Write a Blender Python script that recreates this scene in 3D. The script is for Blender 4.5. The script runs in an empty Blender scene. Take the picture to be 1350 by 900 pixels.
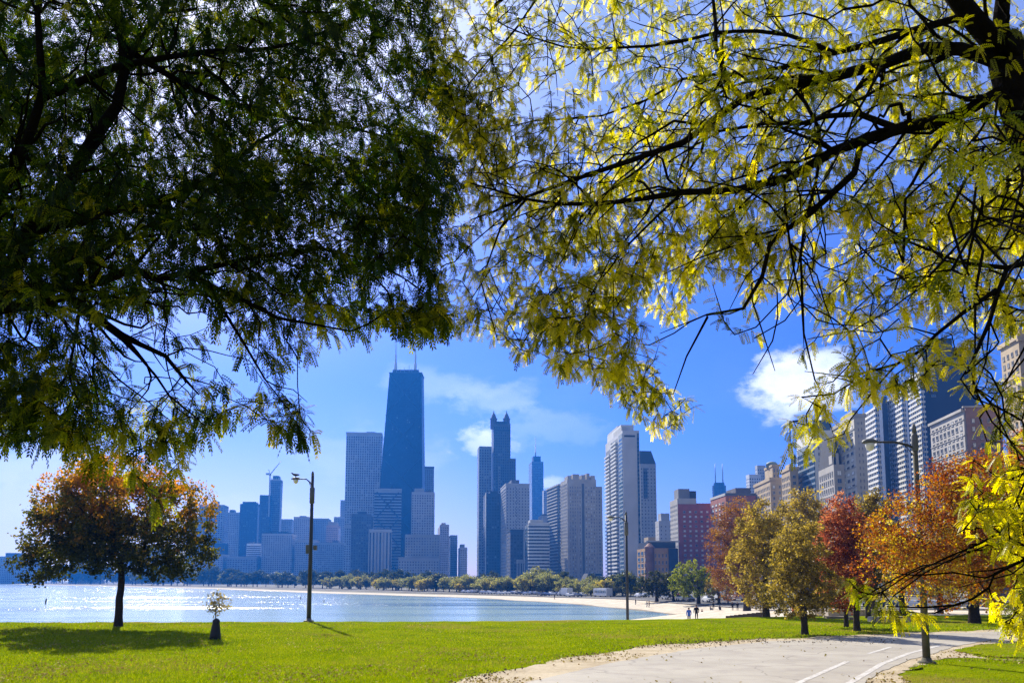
import bpy, bmesh, math, random
import numpy as np
from mathutils import Vector, Matrix
random.seed(7); RNG = np.random.default_rng(7)
SC = bpy.context.scene
COL = SC.collection
PI = math.pi
R = math.radians

# ------------------------------------------------------------------ camera model (photo pixels, 1350 x 900)
F = 1100.0; PITCH = R(6.5); EYE = 3.1; HOR = 764.5
PPY = HOR - F*math.tan(PITCH)
CP, SP = math.cos(PITCH), math.sin(PITCH)
def ray(px, py):
    x = (px-675.0)/F; y = -(py-PPY)/F
    return (x, CP - y*SP, SP + y*CP)
def at(px, py, d):                       # the point on a pixel's sight line at distance d along +Y
    r = ray(px, py); t = d/r[1]
    return Vector((r[0]*t, d, EYE + r[2]*t))
def proj(p):
    x, y, z = p[0], p[1], p[2]-EYE
    zc = y*CP + z*SP; yc = -y*SP + z*CP
    return 675+F*x/zc, PPY-F*yc/zc
def sm(t):
    t = min(1.0, max(0.0, t)); return t*t*(3-2*t)

# ------------------------------------------------------------------ terrain
SHORE = [(-200,60),(-60,108),(3,138),(20,147),(33,164),(31,182),(27,197),(25,221),(6,281),(-17,338),(-112,467),(-262,713),(-1050,1711),(-2600,3400)]
ROAD = [(330,60),(160,105),(100,128),(72,150),(58,175),(53,205),(47,245),(33,300),(12,355),(-78,500),(-222,745),(-640,1290),(-1000,1745),(-2400,3350)]
def seg_dist(x, y, pl):
    best = 1e9
    for (ax, ay), (bx, by) in zip(pl[:-1], pl[1:]):
        dx, dy = bx-ax, by-ay; t = ((x-ax)*dx+(y-ay)*dy)/(dx*dx+dy*dy); t = min(1, max(0, t))
        best = min(best, math.hypot(x-ax-t*dx, y-ay-t*dy))
    return best
WATER_Z = -3.9
def land_z(x, y, off=None):
    if off is None: off = seg_dist(x, y, SHORE)
    s = sm(off/30.0)
    z = WATER_Z + 0.06 + 0.6*s + 1.15*s*sm((x-5)/25)*(1-sm((y-230)/100))
    if y < 160:
        z += 2.05*sm((x-14)/14)*(1-sm((y-74)/84))*s
    return z
def lawn_z(x, y):
    z = 0.55*sm((-x-2)/26)*sm((y-26)/22)
    z += 1.5*(1-sm(math.hypot(x, y)/20))
    z += 0.03*math.sin(x*.35+1)*math.sin(y*.27)*sm((-x-5)/8) if y > 24 else 0
    return z
def hit_lawn(px, py):
    r = ray(px, py); z = 0.0
    for _ in range(12):
        t = (z-EYE)/r[2]; x, y = r[0]*t, r[1]*t; z = lawn_z(x, y)
    return Vector((x, y, z))
def hit_land(px, py):
    r = ray(px, py); z = -2.2
    for _ in range(25):
        t = (z-EYE)/r[2]; x, y = r[0]*t, r[1]*t; z = .5*z+.5*land_z(x, y)
    return Vector((x, y, z))

# ------------------------------------------------------------------ objects
def link(o, parent=None):
    COL.objects.link(o)
    if parent is not None: o.parent = parent
    return o
def tag(o, label=None, cat=None, group=None, kind=None):
    if label: o['label'] = label
    if cat: o['category'] = cat
    if group: o['group'] = group
    if kind: o['kind'] = kind
    return o
def thing(name, label, cat, loc=(0,0,0), rz=0.0, group=None):
    o = bpy.data.objects.new(name, None); o.empty_display_size = .3
    o.location = loc; o.rotation_euler = (0,0,rz); link(o)
    return tag(o, label, cat, group)
def copy_tree(o, parent=None):
    c = o.copy(); link(c)
    if parent is not None: c.parent = parent
    for ch in list(o.children): copy_tree(ch, c)
    return c

class MB:
    """collects faces, builds ONE mesh object"""
    def __init__(s): s.v=[]; s.f=[]; s.uv=[]; s.mi=[]; s.sm=[]
    def face(s, pts, uv=None, m=0, smooth=False):
        n=len(s.v); s.v.extend([tuple(p) for p in pts]); s.f.append(tuple(range(n,n+len(pts))))
        s.uv.append(uv); s.mi.append(m); s.sm.append(smooth)
    def raw(s, vs, fs, m=0, smooth=False):
        n=len(s.v); s.v.extend([tuple(p) for p in vs])
        for f in fs: s.f.append(tuple(i+n for i in f)); s.uv.append(None); s.mi.append(m); s.sm.append(smooth)
    def box(s, lo, hi, m=0, mat=None):
        x0,y0,z0=lo; x1,y1,z1=hi
        vs=[(x0,y0,z0),(x1,y0,z0),(x1,y1,z0),(x0,y1,z0),(x0,y0,z1),(x1,y0,z1),(x1,y1,z1),(x0,y1,z1)]
        if mat is not None: vs=[mat@Vector(v) for v in vs]
        s.raw(vs,[(0,3,2,1),(4,5,6,7),(0,1,5,4),(1,2,6,5),(2,3,7,6),(3,0,4,7)],m)
    def prism(s, pts, z0, z1, m=0, uvm=True, cap=True):     # ccw footprint; walls carry uv in metres
        n=len(pts); run=0
        for i in range(n):
            a=pts[i]; b=pts[(i+1)%n]; L=math.hypot(b[0]-a[0],b[1]-a[1])
            s.face([(a[0],a[1],z0),(b[0],b[1],z0),(b[0],b[1],z1),(a[0],a[1],z1)],[(0,z0-z1),(L,z0-z1),(L,0),(0,0)],m)
        if cap:
            s.face([(p[0],p[1],z1) for p in pts],[(-.001,-.001)]*n,m)
            s.face([(p[0],p[1],z0) for p in reversed(pts)],[(-.001,-.001)]*n,m)
    def tube(s, pts, rad, sides=6, m=0, caps=True, smooth=True):
        pts=[Vector(p) for p in pts]; n=len(pts); base=len(s.v)
        if not hasattr(rad,'__len__'): rad=[rad]*n
        up=Vector((.31,.17,.93)); prev=None
        for i,p in enumerate(pts):
            t=(pts[min(i+1,n-1)]-pts[max(i-1,0)])
            t=t.normalized() if t.length>1e-9 else Vector((0,0,1))
            if prev is None:
                a=t.cross(up);
                if a.length<1e-3: a=t.cross(Vector((1,0,0)))
                a.normalize()
            else:
                a=prev-t*prev.dot(t)
                a=a.normalized() if a.length>1e-6 else t.orthogonal().normalized()
            prev=a; b=t.cross(a)
            for k in range(sides):
                an=2*PI*k/sides; q=p+(a*math.cos(an)+b*math.sin(an))*rad[i]; s.v.append((q.x,q.y,q.z))
        for i in range(n-1):
            for k in range(sides):
                k2=(k+1)%sides
                s.f.append((base+i*sides+k,base+i*sides+k2,base+(i+1)*sides+k2,base+(i+1)*sides+k)); s.uv.append(None); s.mi.append(m); s.sm.append(smooth)
        if caps:
            s.f.append(tuple(base+k for k in reversed(range(sides)))); s.uv.append(None); s.mi.append(m); s.sm.append(False)
            s.f.append(tuple(base+(n-1)*sides+k for k in range(sides))); s.uv.append(None); s.mi.append(m); s.sm.append(False)
    def lathe(s, prof, c=(0,0,0), seg=12, m=0, smooth=True):
        base=len(s.v); n=len(prof)
        for r,z in prof:
            for k in range(seg):
                an=2*PI*k/seg; s.v.append((c[0]+r*math.cos(an),c[1]+r*math.sin(an),c[2]+z))
        for i in range(n-1):
            for k in range(seg):
                k2=(k+1)%seg
                s.f.append((base+i*seg+k,base+i*seg+k2,base+(i+1)*seg+k2,base+(i+1)*seg+k)); s.uv.append(None); s.mi.append(m); s.sm.append(smooth)
        s.f.append(tuple(base+k for k in reversed(range(seg)))); s.uv.append(None); s.mi.append(m); s.sm.append(False)
        s.f.append(tuple(base+(n-1)*seg+k for k in range(seg))); s.uv.append(None); s.mi.append(m); s.sm.append(False)
    def mesh(s, name, mats):
        me=bpy.data.meshes.new(name); me.from_pydata(s.v,[],s.f)
        if not isinstance(mats,(list,tuple)): mats=[mats]
        for m in mats: me.materials.append(m)
        me.polygons.foreach_set('material_index',s.mi); me.polygons.foreach_set('use_smooth',s.sm)
        if any(u is not None for u in s.uv):
            l=me.uv_layers.new(name='UVMap'); arr=[]
            for f,u in zip(s.f,s.uv):
                for k in range(len(f)): arr.extend(u[k] if u is not None else (-.001,-.001))
            l.data.foreach_set('uv',arr)
        me.update(); return me
    def build(s, name, mats, parent=None, loc=None):
        o=bpy.data.objects.new(name,s.mesh(name,mats)); link(o,parent)
        if loc is not None: o.location=loc
        return o

def np_mesh(name, V, nper, tint, mat, smooth=False):
    """V: (N*nper,3) verts of N separate n-gons; tint: per face"""
    n=len(V)//nper; me=bpy.data.meshes.new(name)
    me.vertices.add(len(V)); me.vertices.foreach_set('co',np.ascontiguousarray(V,dtype=np.float32).ravel())
    me.loops.add(len(V)); me.loops.foreach_set('vertex_index',np.arange(len(V),dtype=np.int32))
    me.polygons.add(n); me.polygons.foreach_set('loop_start',np.arange(0,len(V),nper,dtype=np.int32))
    try: me.polygons.foreach_set('loop_total',np.full(n,nper,dtype=np.int32))
    except Exception: pass
    if tint is not None:
        a=me.attributes.new('tint','FLOAT','FACE'); a.data.foreach_set('value',np.ascontiguousarray(tint,dtype=np.float32))
    me.materials.append(mat); me.update(calc_edges=True); me.validate(); return me

# ------------------------------------------------------------------ materials
class NT:
    def __init__(s, m):
        s.t=m.node_tree; s.n=s.t.nodes; s.n.clear()
    def new(s, typ, **k):
        nd=s.n.new(typ)
        for a,b in k.items(): setattr(nd,a,b)
        return nd
    def lk(s,a,b): s.t.links.new(a,b)
    def math(s,op,a,b=None,c=None,clamp=False):
        nd=s.new('ShaderNodeMath',operation=op); nd.use_clamp=clamp
        for i,x in enumerate((a,b,c)):
            if x is None: continue
            if hasattr(x,'is_linked') or hasattr(x,'links'): s.lk(x,nd.inputs[i])
            else: nd.inputs[i].default_value=x
        return nd.outputs[0]
    def mix(s,f,a,b):
        nd=s.new('ShaderNodeMix',data_type='RGBA')
        for i,x in ((0,f),(6,a),(7,b)):
            if hasattr(x,'links'): s.lk(x,nd.inputs[i])
            elif i==0: nd.inputs[i].default_value=x
            else: nd.inputs[i].default_value=(*x[:3],1)
        return nd.outputs[2]
    def noise(s,vec,scale,detail=4,rough=.55):
        nd=s.new('ShaderNodeTexNoise'); nd.inputs['Scale'].default_value=scale; nd.inputs['Detail'].default_value=detail; nd.inputs['Roughness'].default_value=rough
        if vec is not None: s.lk(vec,nd.inputs['Vector'])
        return nd.outputs[0]
    def ramp(s,fac,stops):
        nd=s.new('ShaderNodeValToRGB'); cr=nd.color_ramp
        while len(cr.elements)<len(stops): cr.elements.new(.5)
        for e,(p,c) in zip(cr.elements,stops): e.position=p; e.color=(*c[:3],1)
        s.lk(fac,nd.inputs[0]); return nd.outputs[0]
    def maprange(s,v,a,b,c=0,d=1,smooth=False):
        nd=s.new('ShaderNodeMapRange'); nd.interpolation_type='SMOOTHSTEP' if smooth else 'LINEAR'
        s.lk(v,nd.inputs[0])
        for i,x in zip((1,2,3,4),(a,b,c,d)): nd.inputs[i].default_value=x
        return nd.outputs[0]
_M={}
def newmat(name):
    m=bpy.data.materials.new(name); m.use_nodes=True; return m, NT(m)
def setin(nt,sock,x):
    if hasattr(x,'links'): nt.lk(x,sock)
    elif isinstance(x,(tuple,list)): sock.default_value=(*x[:3],1)
    else: sock.default_value=x
def surf(nt, col, rough=.8, spec=.3, metal=0.0, normal=None):
    b=nt.new('ShaderNodeBsdfPrincipled'); o=nt.new('ShaderNodeOutputMaterial')
    setin(nt,b.inputs['Base Color'],col); setin(nt,b.inputs['Roughness'],rough); b.inputs['Metallic'].default_value=metal
    setin(nt,b.inputs['Specular IOR Level'],spec)
    if normal is not None: nt.lk(normal,b.inputs['Normal'])
    nt.lk(b.outputs[0],o.inputs[0]); return b
def plain(name, col, rough=.7, spec=.3, metal=0.0, var=.25, scale=3.0, bump=0.0):
    key=('plain',name)
    if key in _M: return _M[key]
    m,nt=newmat(name); tc=nt.new('ShaderNodeTexCoord')
    n=nt.noise(tc.outputs['Object'],scale,5)
    dark=tuple(c*(1-var) for c in col); lite=tuple(min(1,c*(1+var)) for c in col)
    c=nt.ramp(n,[(.3,dark),(.7,lite)]); nrm=None
    if bump:
        bp=nt.new('ShaderNodeBump'); bp.inputs['Strength'].default_value=bump; bp.inputs['Distance'].default_value=.05
        nt.lk(nt.noise(tc.outputs['Object'],scale*6,6),bp.inputs['Height']); nrm=bp.outputs[0]
    surf(nt,c,rough,spec,metal,nrm); _M[key]=m; return m
def glassy(name, col=(.02,.04,.07), rough=.08, spec=.9):
    key=('glass',name)
    if key in _M: return _M[key]
    m,nt=newmat(name); oi=nt.new('ShaderNodeObjectInfo')
    c=nt.mix(oi.outputs['Random'],tuple(.5*c for c in col),tuple(1.9*c for c in col))
    surf(nt,c,rough,spec); _M[key]=m; return m
def facade(wall, glass=(.03,.05,.08), bay=3.2, floor=3.1, wf=.5, hf=.5, lit=.25, rough=.75):
    """wall with a pattern of windows, in metres along the wall (uv)"""
    key=('fac',wall,glass,bay,floor,wf,hf,lit)
    if key in _M: return _M[key]
    m,nt=newmat('facade'); uv=nt.new('ShaderNodeUVMap'); sp=nt.new('ShaderNodeSeparateXYZ'); nt.lk(uv.outputs[0],sp.inputs[0])
    u=nt.math('DIVIDE',sp.outputs[0],bay); v=nt.math('DIVIDE',sp.outputs[1],floor)
    fu=nt.math('FRACT',u); fv=nt.math('FRACT',v); cu=nt.math('FLOOR',u); cv=nt.math('FLOOR',v)
    mu=nt.math('LESS_THAN',nt.math('ABSOLUTE',nt.math('SUBTRACT',fu,.5)),wf/2)
    mv=nt.math('LESS_THAN',nt.math('ABSOLUTE',nt.math('SUBTRACT',fv,.5)),hf/2)
    below=nt.math('LESS_THAN',sp.outputs[1],-min(floor,4.0)*.9)
    mask=nt.math('MULTIPLY',nt.math('MULTIPLY',mu,mv),below)
    cb=nt.new('ShaderNodeCombineXYZ'); nt.lk(cu,cb.inputs[0]); nt.lk(cv,cb.inputs[1])
    wn=nt.new('ShaderNodeTexWhiteNoise',noise_dimensions='2D'); nt.lk(cb.outputs[0],wn.inputs['Vector'])
    blind=tuple(min(.6,w*.5+.2) for w in wall)
    g=nt.ramp(wn.outputs[0],[(0,tuple(.5*c for c in glass)),(1-lit,tuple(1.6*c for c in glass)),(min(.999,1-lit*.35),tuple(.5*(a+b) for a,b in zip(glass,blind))),(1,blind)])
    tc=nt.new('ShaderNodeTexCoord')
    n=nt.noise(tc.outputs['Object'],.05,5); w=nt.ramp(n,[(.3,tuple(.82*c for c in wall)),(.7,tuple(1.1*c for c in wall))])
    col=nt.mix(mask,w,g)
    ro=nt.maprange(mask,0,1,rough,.12)
    bp=nt.new('ShaderNodeBump'); bp.inputs['Strength'].default_value=.6; bp.inputs['Distance'].default_value=.3; bp.invert=True
    nt.lk(mask,bp.inputs['Height'])
    surf(nt,col,ro,nt.maprange(mask,0,1,.2,.5),0,bp.outputs[0]); _M[key]=m; return m
def leaf_mat(name, stops, trans=.55, tmul=1.6, gloss=.02):
    key=('leaf',name)
    if key in _M: return _M[key]
    m,nt=newmat(name); a=nt.new('ShaderNodeAttribute',attribute_name='tint')
    c=nt.ramp(a.outputs['Fac'],stops)
    d=nt.new('ShaderNodeBsdfDiffuse'); t=nt.new('ShaderNodeBsdfTranslucent'); g=nt.new('ShaderNodeBsdfGlossy'); g.inputs['Roughness'].default_value=.4
    g.inputs['Color'].default_value=(.9,.9,.9,1)
    nt.lk(c,d.inputs[0])
    c2=nt.mix(1.0,c,c); hs=nt.new('ShaderNodeHueSaturation'); hs.inputs['Saturation'].default_value=1.15; hs.inputs['Value'].default_value=tmul; nt.lk(c,hs.inputs['Color']); nt.lk(hs.outputs[0],t.inputs[0])
    m1=nt.new('ShaderNodeMixShader'); m1.inputs[0].default_value=trans; nt.lk(d.outputs[0],m1.inputs[1]); nt.lk(t.outputs[0],m1.inputs[2])
    m2=nt.new('ShaderNodeMixShader'); m2.inputs[0].default_value=gloss; nt.lk(m1.outputs[0],m2.inputs[1]); nt.lk(g.outputs[0],m2.inputs[2])
    o=nt.new('ShaderNodeOutputMaterial'); nt.lk(m2.outputs[0],o.inputs[0]); _M[key]=m; return m
def bark(name, col=(.05,.038,.03)):
    return plain(name,col,1.0,.03,0,.45,9.0,.6)
# ------------------------------------------------------------------ world, sun, camera, haze
SUN_AZ, SUN_EL = R(-22.5), R(36)
def make_world():
    w=bpy.data.worlds.new('World'); SC.world=w; w.use_nodes=True; nt=NT(w)
    sky=nt.new('ShaderNodeTexSky',sky_type='NISHITA'); sky.sun_disc=False; sky.sun_elevation=SUN_EL; sky.sun_rotation=SUN_AZ
    sky.altitude=100; sky.air_density=1.0; sky.dust_density=SKY_DUST; sky.ozone_density=2.0
    sc=nt.new('ShaderNodeVectorMath',operation='SCALE'); nt.lk(sky.outputs[0],sc.inputs[0]); sc.inputs['Scale'].default_value=.1
    gm=nt.new('ShaderNodeGamma'); nt.lk(sc.outputs[0],gm.inputs[0]); gm.inputs[1].default_value=SKY_GAMMA
    tn=nt.new('ShaderNodeVectorMath',operation='MULTIPLY'); nt.lk(gm.outputs[0],tn.inputs[0]); tn.inputs[1].default_value=SKY_TINT
    tc=nt.new('ShaderNodeTexCoord'); D=tc.outputs['Generated']
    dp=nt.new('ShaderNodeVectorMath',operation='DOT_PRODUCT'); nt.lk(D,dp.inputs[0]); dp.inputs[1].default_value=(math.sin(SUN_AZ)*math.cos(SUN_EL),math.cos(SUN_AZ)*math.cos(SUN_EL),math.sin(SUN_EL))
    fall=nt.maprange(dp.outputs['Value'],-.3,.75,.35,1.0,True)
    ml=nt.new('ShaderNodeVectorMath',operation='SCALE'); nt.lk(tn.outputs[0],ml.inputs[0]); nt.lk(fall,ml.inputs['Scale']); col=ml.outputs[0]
    mp=nt.new('ShaderNodeMapping'); nt.lk(D,mp.inputs[0]); mp.inputs['Scale'].default_value=(1,1,1.8)
    n1=nt.noise(mp.outputs[0],16,9,.6); n2=nt.noise(mp.outputs[0],5,6,.55)
    # clouds: (px, py, half width, half height in pixels, softness, opacity)
    for (px,py,hw,hh,soft,op) in CLOUDS:
        c=Vector(ray(px,py)).normalized()
        s=nt.new('ShaderNodeVectorMath',operation='SUBTRACT'); nt.lk(D,s.inputs[0]); s.inputs[1].default_value=c
        m=nt.new('ShaderNodeVectorMath',operation='MULTIPLY'); nt.lk(s.outputs[0],m.inputs[0]); m.inputs[1].default_value=(F/hw,F/hw,F/hh)
        l=nt.new('ShaderNodeVectorMath',operation='LENGTH'); nt.lk(m.outputs[0],l.inputs[0])
        e=nt.math('ADD',l.outputs['Value'],nt.math('MULTIPLY',nt.math('SUBTRACT',n1,.5),1.9 if soft<.5 else 3.4))
        k=nt.maprange(e,1.0,1.0-soft,0,op,True)
        shade=nt.mix(nt.maprange(n1,.35,.6),(6.2,6.4,6.6),(9.5,9.2,8.8))
        col=nt.mix(k,col,shade)
    hi=nt.new('ShaderNodeSeparateXYZ'); nt.lk(D,hi.inputs[0])
    col=nt.mix(nt.maprange(hi.outputs[2],.26,.62,0,.36,True),col,(4.0,4.7,5.8))
    # thin high streaks, thicker low down towards the sun side
    streak=nt.maprange(n2,.46,.72,0,STREAK,True)
    sp=nt.new('ShaderNodeSeparateXYZ'); nt.lk(D,sp.inputs[0])
    low=nt.maprange(sp.outputs[2],.42,.03,0,1,True); side=nt.maprange(sp.outputs[0],.22,-.5,.25,1)
    col=nt.mix(nt.math('MULTIPLY',nt.math('MULTIPLY',streak,low),side),col,(3.6,4.0,4.4))
    # pale air near the horizon on the sun side
    low2=nt.maprange(sp.outputs[2],.24,0.0,0,PALE,True); side2=nt.maprange(sp.outputs[0],.10,-.48,0.10,1,True)
    col=nt.mix(nt.math('MULTIPLY',low2,side2),col,(8.6,8.0,6.8))
    gl=nt.math('MULTIPLY',nt.math('POWER',nt.maprange(dp.outputs['Value'],.90,1.0,0,1),2.0),.55)
    col=nt.mix(gl,col,(11.0,10.2,8.8))
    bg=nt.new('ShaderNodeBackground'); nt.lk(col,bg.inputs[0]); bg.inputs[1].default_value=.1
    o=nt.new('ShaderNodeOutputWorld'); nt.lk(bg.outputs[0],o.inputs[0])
SKY_DUST=.5; SKY_GAMMA=1.6; SKY_TINT=(4.0,4.05,8.4); STREAK=.5; PALE=.9
CLOUDS=[(1052,508,76,50,.45,1.0),(640,574,40,32,.7,.9),(572,510,90,26,.9,.24),(655,528,90,26,.9,.24),(470,600,120,40,.9,.25),(30,560,120,30,.9,.4),(60,620,150,34,.8,.5),(724,636,22,12,.6,.6),(40,655,170,60,.9,.55),(250,690,260,40,.9,.4),(700,560,120,40,.9,.2)]
def make_light():
    d=Vector((math.sin(SUN_AZ)*math.cos(SUN_EL),math.cos(SUN_AZ)*math.cos(SUN_EL),math.sin(SUN_EL)))
    l=bpy.data.lights.new('sun','SUN'); l.energy=5.0; l.angle=R(.5); l.color=(1,.93,.80)
    o=bpy.data.objects.new('sun',l); COL.objects.link(o); o.location=d*400
    o.rotation_euler=d.to_track_quat('Z','Y').to_euler()
def make_camera():
    c=bpy.data.cameras.new('camera'); c.sensor_width=36; c.lens=F/1350*36; c.shift_y=(PPY-450)/1350; c.clip_start=.1; c.clip_end=20000
    o=bpy.data.objects.new('camera',c); COL.objects.link(o); o.location=(0,0,EYE); o.rotation_euler=(R(90)+PITCH,0,0); SC.camera=o
HAZE_D=.00026; HAZE_C=(.015,.175,.72); HAZE_G=.35
def make_haze():
    mb=MB(); mb.box((-2600,-120,-12),(1400,3700,640))
    m,nt=newmat('haze_air'); v=nt.new('ShaderNodeVolumePrincipled'); v.inputs['Color'].default_value=(*HAZE_C,1); v.inputs['Density'].default_value=HAZE_D; v.inputs['Anisotropy'].default_value=HAZE_G
    o=nt.new('ShaderNodeOutputMaterial'); nt.lk(v.outputs[0],o.inputs['Volume'])
    h=mb.build('haze',m); tag(h,'pale blue haze filling the air between the lawn and the skyline','haze',kind='stuff')
make_world(); make_light(); make_camera(); make_haze()
SC.view_settings.view_transform='Standard'; SC.view_settings.look='None'; SC.view_settings.exposure=1.3; SC.view_settings.gamma=1; SC.view_settings.use_curve_mapping=False
cy=SC.cycles; cy.max_bounces=5; cy.diffuse_bounces=2; cy.glossy_bounces=2; cy.transmission_bounces=3; cy.volume_bounces=0; cy.transparent_max_bounces=4
cy.use_denoising=True; cy.denoising_prefilter='NONE'; cy.caustics_reflective=False; cy.caustics_refractive=False; cy.sample_clamp_indirect=6; cy.volume_step_rate=4

# ------------------------------------------------------------------ ground sheets
def m_grass():
    m,nt=newmat('lawn_grass'); tc=nt.new('ShaderNodeTexCoord'); o=tc.outputs['Object']
    a=nt.noise(o,.35,6,.6); b=nt.noise(o,9,6,.7); c=nt.noise(o,.12,4)
    col=nt.ramp(a,[(.3,(.095,.145,.002)),(.5,(.175,.225,.002)),(.72,(.26,.28,.004))])
    d=nt.noise(o,2.2,5,.65); col=nt.mix(nt.maprange(b,.45,.72,0,.85),col,(.045,.065,.002)); col=nt.mix(nt.maprange(d,.52,.70,0,.55),col,(.07,.095,.002))
    col=nt.mix(nt.maprange(c,.53,.64,0,.65),col,(.21,.165,.03))
    bp=nt.new('ShaderNodeBump'); bp.inputs['Strength'].default_value=.9; bp.inputs['Distance'].default_value=.06; nt.lk(b,bp.inputs['Height'])
    surf(nt,col,1.0,0.0,0,bp.outputs[0]); return m
def m_sand(name='sand',c0=(.42,.36,.27),c1=(.62,.55,.44)):
    m,nt=newmat(name); tc=nt.new('ShaderNodeTexCoord'); o=tc.outputs['Object']
    a=nt.noise(o,.5,8,.65); b=nt.noise(o,6,6,.7)
    col=nt.ramp(a,[(.35,c0),(.65,c1)]); col=nt.mix(nt.maprange(b,.5,.75,0,.6),col,tuple(.45*x for x in c0))
    bp=nt.new('ShaderNodeBump'); bp.inputs['Strength'].default_value=.6; bp.inputs['Distance'].default_value=.08; nt.lk(b,bp.inputs['Height'])
    surf(nt,col,.92,.1,0,bp.outputs[0]); return m
def m_path():
    m,nt=newmat('path_asphalt'); tc=nt.new('ShaderNodeTexCoord'); o=tc.outputs['Object']
    a=nt.noise(o,.3,6,.6); b=nt.noise(o,22,5,.7)
    col=nt.ramp(a,[(.3,(.28,.252,.205)),(.7,(.375,.342,.28))]); col=nt.mix(nt.maprange(b,.52,.72,0,.35),col,(.2,.175,.15))
    vo=nt.new('ShaderNodeTexVoronoi',feature='DISTANCE_TO_EDGE'); vo.inputs['Scale'].default_value=.22
    wv=nt.new('ShaderNodeVectorMath',operation='ADD'); nz=nt.new('ShaderNodeTexNoise'); nz.inputs['Scale'].default_value=.8; nt.lk(o,nz.inputs['Vector'])
    nt.lk(o,wv.inputs[0]); nt.lk(nz.outputs['Color'],wv.inputs[1]); nt.lk(wv.outputs[0],vo.inputs['Vector'])
    col=nt.mix(nt.maprange(vo.outputs[0],.0,.012,.6,0),col,(.14,.12,.10))
    st=nt.noise(o,.9,5,.6); col=nt.mix(nt.maprange(st,.50,.66,0,.55),col,(.24,.21,.18))
    surf(nt,col,.85,.25); return m
def m_water():
    m,nt=newmat('lake_water'); tc=nt.new('ShaderNodeTexCoord'); o=tc.outputs['Object']
    mp=nt.new('ShaderNodeMapping'); nt.lk(o,mp.inputs[0]); mp.inputs['Scale'].default_value=(.55,1.0,1); mp.inputs['Rotation'].default_value=(0,0,R(12))
    a=nt.noise(mp.outputs[0],.9,4,.65); b=nt.noise(mp.outputs[0],.11,5,.6)
    mp2=nt.new('ShaderNodeMapping'); nt.lk(o,mp2.inputs[0]); mp2.inputs['Scale'].default_value=(.010,.035,1)
    c=nt.noise(mp2.outputs[0],1.0,5,.6)
    h=nt.math('ADD',nt.math('MULTIPLY',a,.55),nt.math('MULTIPLY',b,1.8))
    bp=nt.new('ShaderNodeBump'); bp.inputs['Distance'].default_value=.8
    nt.lk(nt.maprange(c,.46,.60,.17,.85,True),bp.inputs['Strength']); nt.lk(h,bp.inputs['Height'])
    col=nt.ramp(c,[(.45,(.32,.46,.48)),(.62,(.04,.12,.18))])
    b_=surf(nt,col,.14,.5,0,bp.outputs[0]); b_.inputs['IOR'].default_value=1.33
    return m
GRASS=m_grass(); SAND=m_sand(); PATH=m_path(); WATER=m_water(); DIRT=m_sand('verge_dirt',(.33,.26,.16),(.50,.42,.29))
def m_mark():
    m,nt=newmat('marking_white'); tc=nt.new('ShaderNodeTexCoord'); n=nt.noise(tc.outputs['Object'],5,6,.7)
    surf(nt,nt.ramp(n,[(.42,(.36,.33,.285)),(.58,(.54,.52,.48))]),.8,.2); return m
WHITE=m_mark()
ASPH=plain('road_asphalt',(.06,.06,.062),.85,.2,0,.3,.4)
CITY=plain('city_ground',(.13,.125,.10),.9,.1,0,.4,.05)

mb=MB(); mb.face([(-3000,-300,WATER_Z),(1500,-300,WATER_Z),(1500,9000,WATER_Z),(-3000,9000,WATER_Z)]); mb.face([(-9000,-300,WATER_Z),(-3000,-300,WATER_Z),(-3000,9000,WATER_Z),(-9000,9000,WATER_Z)])
tag(mb.build('lake_water',WATER),kind='structure')

def resample(pl, step):
    out=[Vector(pl[0])]
    for a,b in zip(pl[:-1],pl[1:]):
        a=Vector(a); b=Vector(b); st=step*max(1,(a.length+b.length)/2/250); n=max(1,int((b-a).length/st))
        for i in range(1,n+1): out.append(a.lerp(b,i/n))
    for _ in range(3):
        out=[out[0]]+[(out[i-1]+out[i]*2+out[i+1])/4 for i in range(1,len(out)-1)]+[out[-1]]
    return out
def normals(pl):
    N=[]
    for i in range(len(pl)):
        t=(pl[min(i+1,len(pl)-1)]-pl[max(i-1,0)]).normalized(); N.append(Vector((t.y,-t.x)))
    return N
S=resample(SHORE,7); SN=normals(S)
def strip(name, offs, mat, zadd=0.0):
    mb=MB(); rows=[]
    for i,(p,n) in enumerate(zip(S,SN)):
        row=[]
        for o in offs(i):
            q=p+n*o; wob=1.2*math.sin(i*.7)*(1 if o<3 else 0)
            q=q+n*wob; row.append((q.x,q.y,land_z(q.x,q.y,max(0,o)) if o>0 else WATER_Z-.3))
        rows.append(row)
    nc=len(rows[0]); vs=[v for r in rows for v in r]; fs=[]
    for i in range(len(rows)-1):
        for k in range(nc-1): fs.append((i*nc+k,i*nc+k+1,(i+1)*nc+k+1,(i+1)*nc+k))
    mb.raw(vs,fs,0,True); return tag(mb.build(name,mat),kind='structure')
def sandw(i): return 26-9*sm((S[i].y-240)/160)+ (70 if S[i].y<190 and S[i].x<34 else 0)*sm((190-S[i].y)/40)
strip('wet_sand',lambda i:[-6,-1,0,1.2,2.4+.9*math.sin(i*1.3)],m_sand('wet_sand',(.16,.13,.10),(.26,.22,.17)))
strip('beach',lambda i:[2.4+.9*math.sin(i*1.3),4,6,10,15]+[15+(sandw(i)-15)*k/6 for k in range(1,7)],SAND)
strip('city_ground',lambda i:[sandw(i),sandw(i)+4]+[sandw(i)+4+k for k in (10,22,38,60,90,130,200,320,600,1200,2400)],CITY)
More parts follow.
